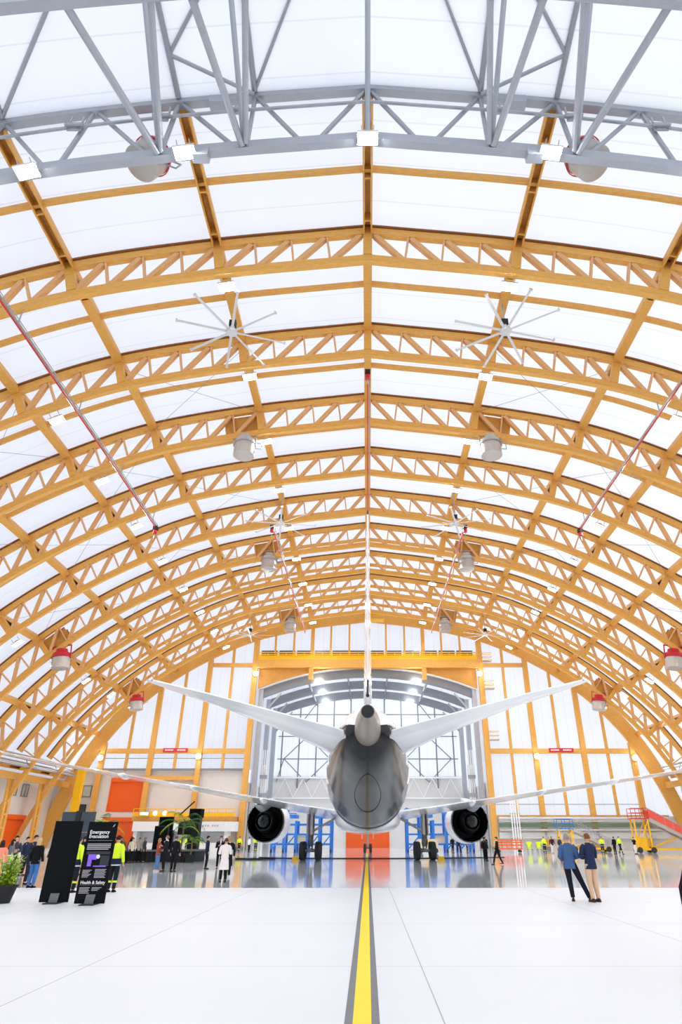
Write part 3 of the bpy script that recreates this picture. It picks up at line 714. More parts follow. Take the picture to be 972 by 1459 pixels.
# ------------------------------------------------------------------ aircraft
AC = thing('airliner', 'white and black twin engine airliner parked tail towards the viewer on the yellow line', 'aircraft', (0, 0, 0))
cone = [(27.3,6.55,.27,.29),(28.2,6.53,.42,.46),(29.2,6.5,.53,.6),(30.2,6.47,.6,.7),(31.8,6.44,.66,.76)]
secs = [(31.5,6.46,.5,.55),(31.75,6.44,.85,.9),(32.1,6.38,1.12,1.18),(32.6,6.31,1.33,1.4),(33.4,6.22,1.53,1.63),(35,6.1,1.83,1.94),(37,5.97,2.12,2.22),(41,5.62,2.56,2.66),(45,5.32,2.8,2.9),(49,5.15,2.88,2.98),
        (54,5.1,2.885,2.98),(62,5.1,2.885,2.98),(70,5.1,2.885,2.98),(78,5.1,2.88,2.97),(82,5.05,2.72,2.8),(85,4.92,2.35,2.42),(87.5,4.7,1.65,1.72),(89,4.5,.95,1.0),(89.8,4.38,.25,.3)]
def interp(y, T=None):
    T = T or secs
    for a, b in zip(T, T[1:]):
        if a[0] <= y <= b[0]:
            u = (y - a[0])/(b[0] - a[0]); u2 = u
            return tuple(p + (q - p)*u2 for p, q in zip(a[1:], b[1:]))
    return T[-1][1:]
def fus(y0, y1, step, phi0, phi1, n, thr=None, off=0):
    ys = [y0 + (y1 - y0)*i/max(1, round((y1 - y0)/step)) for i in range(round((y1 - y0)/step) + 1)]
    return ys
NF = 96
def fus_mesh(y0, y1, sel, off=0.0, step=.5, T=None):
    n = max(2, round((y1 - y0)/step)); b = MB(); vs = []; fs = []
    for i in range(n + 1):
        y = y0 + (y1 - y0)*i/n; zc, w, h = interp(y, T)
        for k in range(NF):
            a = 2*PI*k/NF; vs.append(((w + off)*sin(a), y, zc - (h + off)*cos(a)))
    for i in range(n):
        for k in range(NF):
            y = y0 + (y1 - y0)*(i + .5)/n; a = 2*PI*(k + .5)/NF
            if a > PI: a = 2*PI - a
            if sel(y, a): fs.append((i*NF + k, i*NF + (k+1) % NF, (i+1)*NF + (k+1) % NF, (i+1)*NF + k))
    b.v = vs; b.f = fs; return b
def thr(y):
    base = 112 if y < 34 else (112 - (y - 34)/8*34 if y < 42 else 78 - (y - 42)*.6)
    if 43.4 < y < 47.4: base += 13*sin(PI*(y - 43.4)/4)**.5
    return rad(base + 5*sin(y*1.9) + 3*sin(y*4.3 + 1))
def belly(y, a): return 31.5 <= y < 50 and a < thr(y)
b = fus_mesh(31.5, 89.8, lambda y, a: not belly(y, a) and y >= 40)
b.build('fuselage', M['white_paint'], AC, 40)
b = fus_mesh(31.5, 40.0, lambda y, a: not belly(y, a) and a < rad(150)); b.build('rear_flank', M['fern'], AC, 40)
b = fus_mesh(31.5, 40.0, lambda y, a: not belly(y, a) and a >= rad(150)); b.build('rear_crown', M['grey_paint'], AC, 40)
b = fus_mesh(31.5, 50.0, belly); b.build('rear_belly', M['black_gloss'], AC, 40)
b = fus_mesh(27.3, 31.8, lambda y, a: True, step=.3, T=cone); b.build('tail_cone', M['beige_metal'], AC, 40)
MB().lathe([(.3, -.06), (.3, .0), (.24, .05), (.22, .0)], (0, 27.32, 6.55), 'Y', 24).build('exhaust_rim', M['hub'], AC, 30)
MB().lathe([(.27, -.05), (.25, -.07), (.05, -.08)], (0, 27.3, 6.55), 'Y', 24).build('exhaust_opening', M['black'], AC, 30)
# panel outlines on the belly
b = MB()
def surf(y, a, off=.012):
    zc, w, h = interp(y); return ((w + off)*sin(a), y, zc - (h + off)*cos(a))
b.tube([surf(37 + 3.5*cos(q), rad(20)*sin(q)) for q in [i*2*PI/40 for i in range(41)]], .02, 4)
b.build('access_panel_seam', M['rubber'], AC)
b = MB().tube([surf(47.5, rad(a)) for a in range(-50, 51, 4)], .02, 4); b.build('belly_seam', M['rubber'], AC)
for sg in (-1, 1):
    MB().tube([surf(y, sg*thr(y)) for y in [32.0 + .25*i for i in range(72)]], .035, 4).build('livery_edge', M['white_paint'], AC)
# wing to body fairing
rings = []
for y, w, zt, zb in ((49.5, .3, 2.6, 2.3), (51, 1.6, 3.2, 2.1), (53, 2.4, 3.6, 2.0), (57, 2.75, 4.0, 1.95), (64, 2.85, 4.1, 1.93), (70, 2.5, 3.6, 1.98), (74, 1.4, 2.9, 2.25)):
    rings.append([(w*(abs(cos(q))**.7)*(1 if cos(q) > 0 else -1), y, (zt + zb)/2 + (zt - zb)/2*sin(q)) for q in [i*2*PI/32 for i in range(32)]])
MB().loft(rings).build('wing_fairing', M['white_paint'], AC, 40)
def foil(le, te, x, z, th, vertical=False, n=14, camber=0):
    top = []; bot = []
    for i in range(n + 1):
        u = (1 - cos(PI*i/n))/2
        y = le + (te - le)*u
        tt = th*2.6*(.2969*math.sqrt(u) - .126*u - .3516*u*u + .2843*u**3 - .1015*u**4)
        top.append((y, tt)); bot.append((y, -tt))
    pts = top + bot[::-1][1:-1]
    return [((x + t, y, z) if vertical else (x, y, z + t)) for y, t in pts]
for sg, nm in ((-1, 'left'), (1, 'right')):
    W = [(2.0, 70, 52.6, 3.4, 1.7), (5, 68, 52.4, 3.8, 1.35), (9.8, 64.3, 52.0, 4.5, 1.0), (15, 60.5, 50.9, 5.25, .75), (20, 56.8, 49.6, 5.9, .55), (25, 53.2, 48.4, 6.6, .4), (27.6, 51.2, 47.8, 7.05, .28), (29.3, 49.2, 47.2, 7.45, .16), (30.05, 47.6, 46.7, 7.7, .06)]
    W = [(x, a, b_, z - sg*.011*x, th) for x, a, b_, z, th in W]
    MB().loft([foil(a, b_, sg*x, z, th) for x, a, b_, z, th in W]).build('wing', M['white_paint'], AC, 40)
    for x, z, L in ((8.3, 4.32 - sg*.09, 3.6), (13.6, 5.1 - sg*.15, 3.2), (18.8, 5.8 - sg*.2, 2.6)):
        te = 52.2 if x < 9 else (51.3 if x < 15 else 49.9)
        rr = []
        for u in [i/12 for i in range(13)]:
            y = te + L*.8 - L*u*1.02; r_ = max(.02, .21*math.sin(PI*min(1, u*.92 + .04))**.8)*.85
            rr.append([(sg*x + r_*.75*cos(q), y, z - .18 + r_*1.2*sin(q) + .05*u) for q in [i*2*PI/12 for i in range(12)]])
        MB().loft(rr).build('flap_track_fairing', M['white_paint'], AC, 40)
    # tailplane and elevator
    T = [(1.1, 38.4, 31.6, 5.72, 6.2, .62), (1.9, 37.4, 31.3, 5.92, 6.36, .58), (4.2, 33.9, 30.2, 6.62, 6.84, .42), (7.1, 30.9, 28.9, 7.36, 7.44, .28), (9.4, 28.8, 27.8, 7.86, 7.88, .16), (10.0, 28.1, 27.5, 7.98, 7.98, .08)]
    def foil2(a, b_, x, z0, z1, th): return [(px_, py_, pz_ + z0 + (z1 - z0)*(a - py_)/(a - b_)) for px_, py_, pz_ in foil(a, b_, x, 0, th)]
    MB().loft([foil2(a, b_, sg*x, z0, z1, th) for x, a, b_, z0, z1, th in T]).build('tailplane', M['white_paint'], AC, 40)
    E_ = [(1.15, 31.9, 30.2, 6.2, 6.2), (1.9, 31.6, 29.8, 6.34, 6.36), (4.2, 30.4, 29.1, 6.82, 6.85), (7.1, 29.0, 28.1, 7.43, 7.45), (9.6, 27.9, 27.3, 7.9, 7.91)]
    rr = []
    for x, a, b_, z0, z1 in E_:
        h_ = .16*(1 - x/14)
        rr.append([(sg*x, a, z0 - h_), (sg*x, b_, z1 - .03), (sg*x, b_, z1 + .03), (sg*x, a, z0 + h_)])
    MB().loft(rr).build('elevator', M['white_paint'], AC)
    # engine
    e = thing('engine', '', 'x'); del e['label']; del e['category']; e.parent = AC; e.location = (sg*9.83, 0, 3.02)
    prof = []
    nch = 18; nn = nch*6
    def ring(r_, y, wave=0):
        out = []
        for k in range(nn):
            a = 2*PI*k/nn; w_ = abs(((k % 6) - 3)/3.0)*wave
            out.append((r_*sin(a), y + w_, r_*cos(a)))
        return out
    MB().loft([ring(1.72, 65.0, .34), ring(1.78, 65.8), ring(1.86, 66.8), ring(1.9, 68.2), ring(1.9, 69.6), ring(1.8, 70.6), ring(1.66, 71.1), ring(1.52, 71.15), ring(1.44, 70.8)], cap=False).build('nacelle', M['white_paint'], e, 40)
    MB().loft([ring(1.71, 65.02, .34), ring(1.58, 66.0), ring(1.46, 67.5), ring(1.42, 69.5), ring(1.44, 70.8)], cap=False).build('bypass_duct', M['black_hot'], e, 40)
    MB().loft([ring(1.735, 64.99, .34), ring(1.80, 65.62, -.34)], cap=False).build('chevron_band', M['black_hot'], e, 40)
    MB().lathe([(.2, 69.9), (1.43, 70.0), (1.43, 69.9)], (0,0,0), 'Y', 40).build('fan_disc', M['black_hot'], e)
    MB().lathe([(1.0, 67.6), (1.06, 66.6), (.98, 65.4), (.74, 63.9), (.72, 63.9), (.8, 65.2)], (0,0,0), 'Y', 40, cap=False).build('core_cowl', M['black_hot'], e, 30)
    MB().lathe([(.56, 65.2), (.5, 63.8), (.32, 63.0), (.06, 62.4)], (0,0,0), 'Y', 32).build('exhaust_plug', M['rubber'], e, 30)
    rr = []
    for y, w, zb, zt in ((70.2, .06, 1.8, 1.95), (68.5, .28, 1.6, 2.2), (66.5, .34, 1.35, 2.0), (64.5, .32, .95, 1.6), (62.5, .26, .75, 1.35), (60.3, .16, .9, 1.25), (58.6, .03, 1.05, 1.15)):
        rr.append([(-w, y, zb + .1), (-w*.5, y, zb), (w*.5, y, zb), (w, y, zb + .1), (w, y, zt), (-w, y, zt)])
    MB().loft(rr).build('pylon', M['grey_paint'], e, 40)
    # main gear
    g = thing('main_gear', '', 'x'); del g['label']; del g['category']; g.parent = AC; g.location = (sg*4.9, 59.5, 0)
    MB().tube([(0, 0, 1.0), (-sg*.0, 0, 2.0)], .17, 14).build('piston', M['hub'], g, 40)
    MB().tube([(0, 0, 1.9), (0, 0, 3.6)], .26, 14).build('oleo_strut', M['aluminium'], g, 40)
    MB().tube([(0, -.1, 2.1), (-sg*2.3, .2, 3.3)], .1, 10).build('side_brace', M['aluminium'], g, 40)
    MB().tube([(0, .1, 2.1), (sg*.2, 2.2, 3.5)], .1, 10).build('drag_brace', M['aluminium'], g, 40)
    MB().beam((0, -.85, .72), (0, .85, .72), .24, .28).build('bogie_beam', M['hub'], g)
    b = MB().tube([(.16, -.3, 1.9), (.22, -.55, 1.3), (.12, -.3, .9)], .06); b.tube([(-.16, -.3, 1.9), (-.22, -.55, 1.3), (-.12, -.3, .9)], .06); b.build('torque_link', M['hub'], g, 40)
    MB().box(sg*.34 - .03, sg*.34 + .03, -.6, .6, 1.9, 3.5).build('gear_door', M['grey_paint'], g)
    MB().tube([(.2, -.2, 3.4), (.24, -.25, 2.0), (.12, -.4, 1.0)], .03).build('hose', M['rubber'], g)
    for yy in (-.75, .75):
        MB().tube([(-.6, yy, .7), (.6, yy, .7)], .11, 12).build('axle', M['hub'], g, 40)
        for xx in (-.66, .66):
            w = MB().lathe([(.34,-.2),(.5,-.24),(.62,-.22),(.69,-.13),(.69,.13),(.62,.22),(.5,.24),(.34,.2)], (xx, yy, .69), 'X', 28).build('tyre', M['rubber'], g, 40)
            MB().lathe([(.1,-.17),(.33,-.2),(.33,.2),(.1,.17)], (xx, yy, .69), 'X', 20).build('wheel', M['hub'], w, 40)
g = thing('nose_gear', '', 'x'); del g['label']; del g['category']; g.parent = AC; g.location = (0, 84.6, 0)
MB().tube([(0, 0, .5), (0, -.1, 2.7)], .13, 12).build('strut', M['aluminium'], g, 40)
MB().tube([(-.4, 0, .5), (.4, 0, .5)], .07, 10).build('axle', M['hub'], g, 40)
for s_ in (-1, 1):
    w = MB().lathe([(.25,-.13),(.4,-.17),(.5,-.1),(.5,.1),(.4,.17),(.25,.13)], (s_*.36, 0, .5), 'X', 24).build('tyre', M['rubber'], g, 40)
    MB().lathe([(.08,-.1),(.24,-.13),(.24,.13),(.08,.1)], (s_*.36, 0, .5), 'X', 16).build('wheel', M['hub'], w, 40)
    MB().box(s_*.7 - .03, s_*.7 + .03, -1.0, .9, 1.5, 2.6).build('gear_door', M['grey_paint'], g)
# fin and rudder
F = [(6.9, 42.5, 31.6, .95), (8.0, 41.0, 31.2, .8), (11.0, 37.2, 30.4, .62), (14.5, 33.2, 29.2, .46), (16.6, 30.9, 28.4, .34), (17.0, 30.0, 28.2, .2)]
MB().loft([foil(a, b_ + 1.1, 0, z, th, True) for z, a, b_, th in F]).build('fin', M['fern'], AC, 40)
rr = []
for z, a, b_, th in F[1:]:
    rr.append([(-th*.28, b_ + 2.2, z), (th*.28, b_ + 2.2, z), (.04, b_, z), (-.04, b_, z)])
MB().loft(rr).build('rudder', M['fern'], AC)
MB().lathe([(.05, -.1), (.1, 0), (.04, .1)], (0, 31.0, 8.0), 'Z', 10).build('tail_light', M['black'], AC, 30)
# wheel chocks
for x, nm in ((-6.0, 'left'), (6.1, 'right')):
    b = MB().prism([(-.32, 0), (.32, 0), (.2, .3), (-.2, .3)], 'Y', -.2, .2); t = b.build('wheel_chock', M['yellow'], None, loc=(x, 57.75, 0)); tag(t, f'yellow wheel chock against the {nm} main wheels', 'chock')
    MB().tube([(-.4, 0, .12), (.4, 0, .12)], .03).build('rope', M['rubber'], t)
# black hoses on the floor
for nm, pts in (('left', [(-10.4, 66.5), (-9.3, 64), (-7.5, 63.3), (-4, 62.8), (0, 62.4), (2.2, 62.6), (6.5, 63.4), (13, 66)]), ):
    b = MB().tube([(x, y, .032) for x, y in pts], .032, 8); tag(b.build('floor_hose', M['rubber'], None, 40), 'long black hose lying across the floor under the aircraft', 'hose')
b = MB().tube([(-11.5, 60.5, .06), (-9.6, 60.2, .06), (-8.2, 61.5, .06), (-9.4, 63.2, .06)], .06, 8); tag(b.build('floor_hose', M['rubber'], None, 40), 'short looped black hose under the left engine', 'hose')

# ------------------------------------------------------------------ blue docking scaffolds
def dock(x0, x1, y, h, label, seed, yellow=False):
    rnd = random.Random(seed)
    t = thing('docking_scaffold', label, 'scaffold', ((x0 + x1)/2, y, 0)); w = (x1 - x0)/2; Dp = 3.0
    n = max(2, int((x1 - x0)/1.4)); xs = [-w + 2*w*i/n for i in range(n + 1)]
    for i, x in enumerate(xs):
        hh = h if (i % 3 != 2) else h*.72
        for yy in (0, Dp): MB().box(x - .15, x + .15, yy - .12, yy + .12, 0, hh).build('upright', M['blue'], t)
    for z in (.9, 2.0, 3.1):
        for yy in (0, Dp): MB().box(-w, w, yy - .08, yy + .08, z - .1, z + .1).build('ledger', M['blue'], t)
    for i in range(n):
        if i % 3 != 2:
            MB().box(xs[i], xs[i+1], -.1, Dp + .1, h*.78, h*.78 + .4).build('platform', M['blue'], t)
            MB().beam((xs[i], -.02, .3), (xs[i+1], -.02, 2.0), .14, .14).build('brace', M['blue'], t)
            b = MB(); 
            for z in (h*.78 + .5, h*.78 + .95): b.box(xs[i], xs[i+1], -.05, .05, z - .05, z + .05)
            b.build('guard_rail', M['blue'], t)
        else:
            MB().box(xs[i] + .2, xs[i+1] - .2, .2, 1.6, .9, 1.9).build('equipment_case', M['beige'], t)
    for i in range(n + 1): MB().lathe([(.1,-.06),(.18,-.06),(.18,.06),(.1,.06)], (xs[i], -.3, .18), 'X', 12).build('castor', M['rubber'], t, 30)
    return t
dock(-12.0, -4.6, 86.0, 4.9, 'blue docking scaffold behind the left landing gear', 1)
dock(5.0, 13.2, 86.0, 5.0, 'blue docking scaffold between the right landing gear and right engine', 2)
# ------------------------------------------------------------------ steps on the right
def stairs(x, y, rz, label, scol, top, H, rung, netting=True):
    t = thing('access_steps', label, 'steps', (x, y, 0)); t.rotation_euler.z = rz
    L = H*1.65
    MB().box(-1.0, 1.0, -.9, .9, H - .1, H).build('platform', M[top], t)
    b = MB()
    for yy in (-.85, .85):
        for z in (.55, 1.05): b.tube([(-1.0, yy, H + z), (1.0, yy, H + z)], .04, 6)
        for xx in (-1.0, 0, 1.0): b.tube([(xx, yy, H), (xx, yy, H + 1.05)], .04, 6)
    b.build('platform_rail', M['red'] if top == 'red' else M['blue'], t)
    for yy in (-.8, .8): MB().beam((1.0, yy, H - .15), (1.0 + L, yy, .35), .1, .4, up=(0,0,1)).build('stringer', M['aluminium'], t)
    n = int(H/.24)
    for i in range(n):
        u = (i + .5)/n; MB().box(1.0 + L*u - .16, 1.0 + L*u + .16, -.75, .75, H - .1 - (H - .4)*u - .04, H - .1 - (H - .4)*u).build('tread', M['aluminium'], t)
    for yy in (-.85, .85):
        b = MB().tube([(1.0, yy, H + 1.05), (1.0 + L, yy, 1.4)], .045, 6)
        for i in range(8): u = i/7; b.tube([(1.0 + L*u, yy, H - (H - .35)*u), (1.0 + L*u, yy, H + 1.05 - (H - .35)*u)], .03, 6)
        b.build('handrail', M['steel'], t)
        if netting: MB().add([(1.0, yy*1.01, H + .15), (1.0 + L, yy*1.01, .5), (1.0 + L, yy*1.01, 1.35), (1.0, yy*1.01, H + 1.0), (1.0, yy*1.01+.02, H + .15), (1.0 + L, yy*1.01+.02, .5), (1.0 + L, yy*1.01+.02, 1.35), (1.0, yy*1.01+.02, H + 1.0)], [(0,1,2,3),(7,6,5,4),(0,3,7,4),(1,5,6,2),(0,4,5,1),(3,2,6,7)]).build('side_net', M['net'], t)
    b = MB()
    for yy in (-.8, .8):
        b.beam((-.8, yy, .4), (-.8, yy, H), .16, .16); b.beam((.8, yy, .4), (.8, yy, H), .16, .16)
        b.beam((-.8, yy, .5), (.8, yy, H - .3), .1, .1); b.beam((-1.0, yy, .42), (1.2 + L, yy, .42), .18, .22)
    b.beam((.9, 0, .5), (1 + L*.5, 0, H*.45), .14, .18)
    b.build('chassis', M[scol], t)
    MB().box(-.95, .3, -.75, .75, .5, H*.45).build('power_unit', M[scol], t)
    for xx in (-.7, .9, L + .6):
        for yy in (-.9, .9): MB().lathe([(.1,-.1),(.3,-.1),(.33,0),(.3,.1),(.1,.1)], (xx, yy, .33), 'Y', 16).build('wheel', M['rubber'], t, 30)
stairs(33.2, 83.0, rad(-6), 'yellow wheeled boarding steps with red platform and red netting at the far right', 'yellow', 'red', 3.75, 0)
stairs(25.5, 88.5, rad(-4), 'smaller wheeled steps with blue platform behind the two men in blazers', 'yellow', 'blue', 2.7, 0, False)
t = thing('barrier_trolley', 'low orange barrier trolley on the floor right of the right engine', 'trolley', (17.4, 85.0, 0))
MB().box(-1.6, 1.6, -.4, .4, .35, .5).build('deck', M['orange'], t)
for i in range(6): MB().box(-1.55 + i*.6, -1.45 + i*.6, -.4, -.3, .5, 1.3).build('post', M['orange'], t)
for z in (.75, 1.05, 1.3): MB().box(-1.6, 1.6, -.42, -.36, z, z + .14).build('board', M['orange'], t)
for xx in (-1.3, 1.3):
    for yy in (-.35, .35): MB().lathe([(.05,-.06),(.17,-.06),(.17,.06),(.05,.06)], (xx, yy, .18), 'Y', 12).build('wheel', M['rubber'], t, 30)
for i, x in enumerate((20.2, 21.4)):
    t = thing('lime_chair', f'lime green folding chair near the gable, {"nearer the dock" if i == 0 else "nearer the stairs"}', 'chair', (x, 86.0, 0), 'lime green chairs')
    MB().box(-.3, .3, -.3, .3, .45, .52).build('seat', M['hivis'], t); MB().box(-.3, .3, .26, .32, .6, 1.2).build('backrest', M['hivis'], t)
    for xx in (-.27, .27):
        for yy in (-.27, .27): MB().box(xx - .03, xx + .03, yy - .03, yy + .03, 0, .45 if yy < 0 else .9).build('leg', M['steel_dark'], t)
# ------------------------------------------------------------------ trolley near orange door etc
t = thing('ground_power_cart', 'pale equipment cart with yellow sign right of the nose wheel', 'cart', (7.2, 82.5, 0))
MB().box(-1.2, 1.2, -.6, .6, .4, 1.5).build('cabinet', M['beige'], t); MB().box(-.3, .3, -.63, -.6, .9, 1.35).build('sign_plate', M['yellow'], t)
for xx in (-.9, .9): MB().lathe([(.08,-.1),(.28,-.1),(.28,.1),(.08,.1)], (xx, -.55, .28), 'Y', 14).build('wheel', M['rubber'], t, 30)
MB().beam((-1.2, 0, .45), (-2.1, 0, .3), .06, .06).build('tow_bar', M['rubber'], t)

# ------------------------------------------------------------------ stage and audio at the left
t = thing('stage_platform', 'low black draped stage with grey deck edge at the left', 'stage', (-17.6, 56.3, 0))
MB().box(-4.0, 4.0, -1.8, 2.2, .72, .82).build('deck', M['steel_dark'], t)
b = MB(); rr = []
for i in range(81):
    x = -3.9 + 7.8*i/80; yv = -1.7 + .04*sin(i*1.9); rr.append([(x, yv, .02), (x, yv, .72)])
b.loft(rr, cap=False, closed=False); b.box(-3.9, 3.9, -1.5, 2.1, 0, .7); b.build('drape', M['black'], t)
t = thing('crowd_barrier', 'grey metal crowd barrier in front of the stage', 'barrier', (-19.0, 50.2, 0))
b = MB().tube([(-1.3, 0, .15), (-1.3, 0, 1.1), (1.3, 0, 1.1), (1.3, 0, .15), (-1.3, 0, .15)], .03, 6); b.build('frame', M['steel'], t)
for i in range(10): MB().tube([(-1.17 + i*.26, 0, .15), (-1.17 + i*.26, 0, 1.1)], .012, 5).build('bar', M['steel'], t)
for x in (-.9, .9): MB().box(x - .04, x + .04, -.3, .3, 0, .15).build('foot', M['steel'], t)
def speaker(x, y, z, w, d, h, label, rz=0):
    t = thing('loudspeaker', label, 'speaker', (x, y, z)); t.rotation_euler.z = rz
    MB().prism([(-w/2, -d/2), (w/2, -d/2), (w/2*.8, d/2), (-w/2*.8, d/2)], 'Z', 0, h).build('cabinet', M['black'], t)
    MB().box(-w/2*.92, w/2*.92, -d/2 - .02, -d/2, h*.04, h*.96).build('grille', M['signblack'], t)
    for s_ in (-1, 1): MB().box(s_*w*.43 - .02, s_*w*.43 + .02, -.1, .1, h*.6, h*.7).build('handle', M['rubber'], t)
speaker(-16.7, 55.6, .82, 1.1, .8, 1.7, 'black loudspeaker standing on the stage beside the couple')
speaker(-16.9, 57.2, .82, 1.5, .8, 1.4, 'wide black subwoofer at the back of the stage')
speaker(-16.9, 57.2, 2.22, 1.2, .6, 1.0, 'black speaker box stacked on the wide subwoofer')
t = thing('line_array_tower', 'tall black speaker tower beside the palms', 'speaker', (-15.0, 59.2, 0))
MB().box(-.42, .42, -.5, .5, 0, 3.2).build('tower', M['black'], t); MB().box(-1.4, -.42, -.3, .3, 1.9, 2.9).build('side_cabinet', M['black'], t); MB().box(-.5, .5, -.6, .6, 3.2, 3.9).build('top_box', M['signblack'], t); MB().beam((-1.5, 0, 3.4), (-.3, 0, 4.5), .1, .1).build('boom', M['black'], t); MB().box(-.9, .9, -.9, .9, 0, .12).build('base_plate', M['black'], t)
t = thing('display_screen', 'large dark grey display screen standing behind the black sign boards', 'screen', (-18.5, 43.3, 0)); t.rotation_euler.z = rad(-6)
MB().box(-1.1, 1.1, -.06, .06, 2.0, 3.15).build('panel', M['screen'], t); MB().box(-.17, .17, .06, .16, 0, 3.2).box(-.17, .17, -.12, -.06, 1.9, 3.2).build('mast', M['black'], t); MB().box(-.8, .8, -.5, .5, 0, .06).build('base', M['black'], t); MB().box(.1, .8, -.05, .05, 1.1, 1.98).build('lower_panel', M['screen'], t)
t = thing('wall_monitor', 'small black monitor on the white wall above the display screen', 'screen', (-43.0, GY - .2, 5.0)); MB().box(-.9, .9, -.1, .1, 0, 1.0).build('panel', M['black'], t); MB().box(-.8, .8, -.12, -.1, .1, .9).build('glass', M['screen'], t); MB().box(-.2, .2, .1, .4, .3, .7).build('bracket', M['steel_dark'], t)
t = thing('high_table', 'tall cocktail table under a white cloth at the left edge', 'table', (-14.95, 28.4, 0))
rr = []
for z, r_ in ((0.02, .42), (.4, .3), (.9, .38), (1.06, .41)): rr.append([((r_ + .03*sin(q*7)*(1 - z))*cos(q), (r_ + .03*sin(q*7)*(1 - z))*sin(q), z) for q in [i*2*PI/56 for i in range(56)]])
MB().loft(rr).build('cloth', M['white_wall'], t, 40); MB().lathe([(.05, 0), (.05, 1.0)], n=10).build('column', M['steel'], t); MB().lathe([(.4, 1.05), (.41, 1.08), (.4, 1.09)], n=28).build('tabletop', M['white_paint'], t)

# ------------------------------------------------------------------ sign boards
def text(body, size, x, z, y, parent, m, name='lettering', off=.0016):
    c = bpy.data.curves.new(name, 'FONT'); c.body = body; c.size = size; c.extrude = .001; c.offset = off; c.space_line = .85
    o = bpy.data.objects.new(name, c); COL.objects.link(o); dg = bpy.context.evaluated_depsgraph_get(); dg.update()
    me = bpy.data.meshes.new_from_object(o.evaluated_get(dg)); bpy.data.objects.remove(o); me.materials.clear()
    o = put(name, me, M[m], parent, (x, y, z)); o.rotation_euler = (PI/2, 0, 0); return o
def board(x, y, rz, w, h, label):
    t = thing('sign_board', label, 'sign', (x, y, 0)); t.rotation_euler = (0, 0, rz)
    MB().box(-w/2, w/2, -.025, .025, .03, h).build('panel', M['signblack'], t)
    MB().box(-.2, .2, -.3, .32, 0, .03).build('foot_plate', M['rubber'], t)
    MB().prism([(-.13, .03), (.13, .03), (.16, .26), (-.1, .26)], 'Y', -.07, -.03).build('foot_bracket', M['hub'], t)
    return t
board(-9.35, 21.3, rad(2), .85, 2.18, 'plain black sign board standing free, left of the evacuation sign')
s = board(-8.12, 20.9, rad(2), .87, 2.15, 'black safety sign board with white heading and purple evacuation map')
text('Emergency\nEvacuation', .135, -.36, 1.83, -.028, s, 'text_white')
text('Health & Safety', .115, -.36, .52, -.028, s, 'text_white')
b = MB().prism([(.3, 2.0), (.335, 2.03), (.37, 2.09), (.335, 2.06)], 'Y', -.03, -.026); b.build('logo_mark', M['text_white'], s)
b = MB()
for j in range(4): b.box(-.36, .34 - .05*(j == 3), -.029, -.0255, 1.54 - j*.045, 1.563 - j*.045)
for j in range(6): b.box(-.36, -.1 - .04*(j % 3), -.029, -.0255, .86 - j*.034, .876 - j*.034)
for j in range(7): b.box(.0, .33 - .03*(j % 2), -.029, -.0255, .88 - j*.034, .896 - j*.034)
for j in range(5): b.box(-.36, -.06 - .03*(j % 2), -.029, -.0255, .42 - j*.034, .436 - j*.034)
for j in range(3): b.box(.0, .28 - .05*j, -.029, -.0255, .42 - j*.034, .436 - j*.034)
b.box(-.36, .36, -.029, -.0255, 1.645, 1.65); b.box(-.36, .36, -.029, -.0255, .49, .493)
b.build('small_print', M['text_grey'], s)
b = MB().box(-.34, .36, -.0285, -.0255, 1.28, 1.36).box(.1, .36, -.0285, -.0255, .98, 1.25); b.build('map_area', M['rubber'], s)
b = MB().prism([(-.27, .97), (-.15, .97), (-.15, 1.14), (-.02, 1.14), (-.02, 1.28), (-.27, 1.28)], 'Y', -.031, -.0257); b.box(-.08, .3, -.031, -.0257, .955, .99); b.build('map_route', M['purple'], s)
MB().lathe([(.002, -.033), (.055, -.033), (.055, -.0257)], (.02, 0, 1.22), 'Y', 20).build('map_dot', M['text_white'], s)

# ------------------------------------------------------------------ plants
def bush(x, y, label):
    rnd = random.Random(5); t = thing('potted_shrub', label, 'plant', (x, y, 0))
    MB().lathe([(.23, 0), (.34, .42), (.37, .42), (.37, .47), (.31, .47), (.3, .4)], n=28).build('pot', M['black'], t, 30)
    MB().lathe([(.02, .38), (.3, .39), (.3, .4)], n=20).build('soil', M['stem'], t)
    b = MB(); lf = MB()
    for i in range(20):
        a = rnd.random()*6.28; r_ = rnd.uniform(.05, .34); h = rnd.uniform(.75, 1.35) - r_*.6
        tip = Vector((r_*cos(a), r_*sin(a), h)); base = Vector((.06*cos(a), .06*sin(a), .38)); b.tube([base, (base + tip)/2 + Vector((0,0,.05)), tip], [.012, .01, .005], 5)
        for k in range(46):
            u = rnd.uniform(.12, 1); p = base.lerp(tip, u) + Vector((rnd.uniform(-.1,.1), rnd.uniform(-.1,.1), rnd.uniform(-.06,.06)))
            d = Vector((rnd.uniform(-1,1), rnd.uniform(-1,1), rnd.uniform(-.2,.8))).normalized(); s_ = d.cross(Vector((0,0,1))).normalized()*.04; L = rnd.uniform(.1, .17)
            lf.add([p, p + d*L*.5 + s_, p + d*L, p + d*L*.5 - s_], [(0,1,2,3)])
    b.build('stem', M['stem'], t); lf.build('foliage', M['leaf'], t)
bush(-10.95, 21.4, 'bright green leafy shrub in a black pot at the left edge')
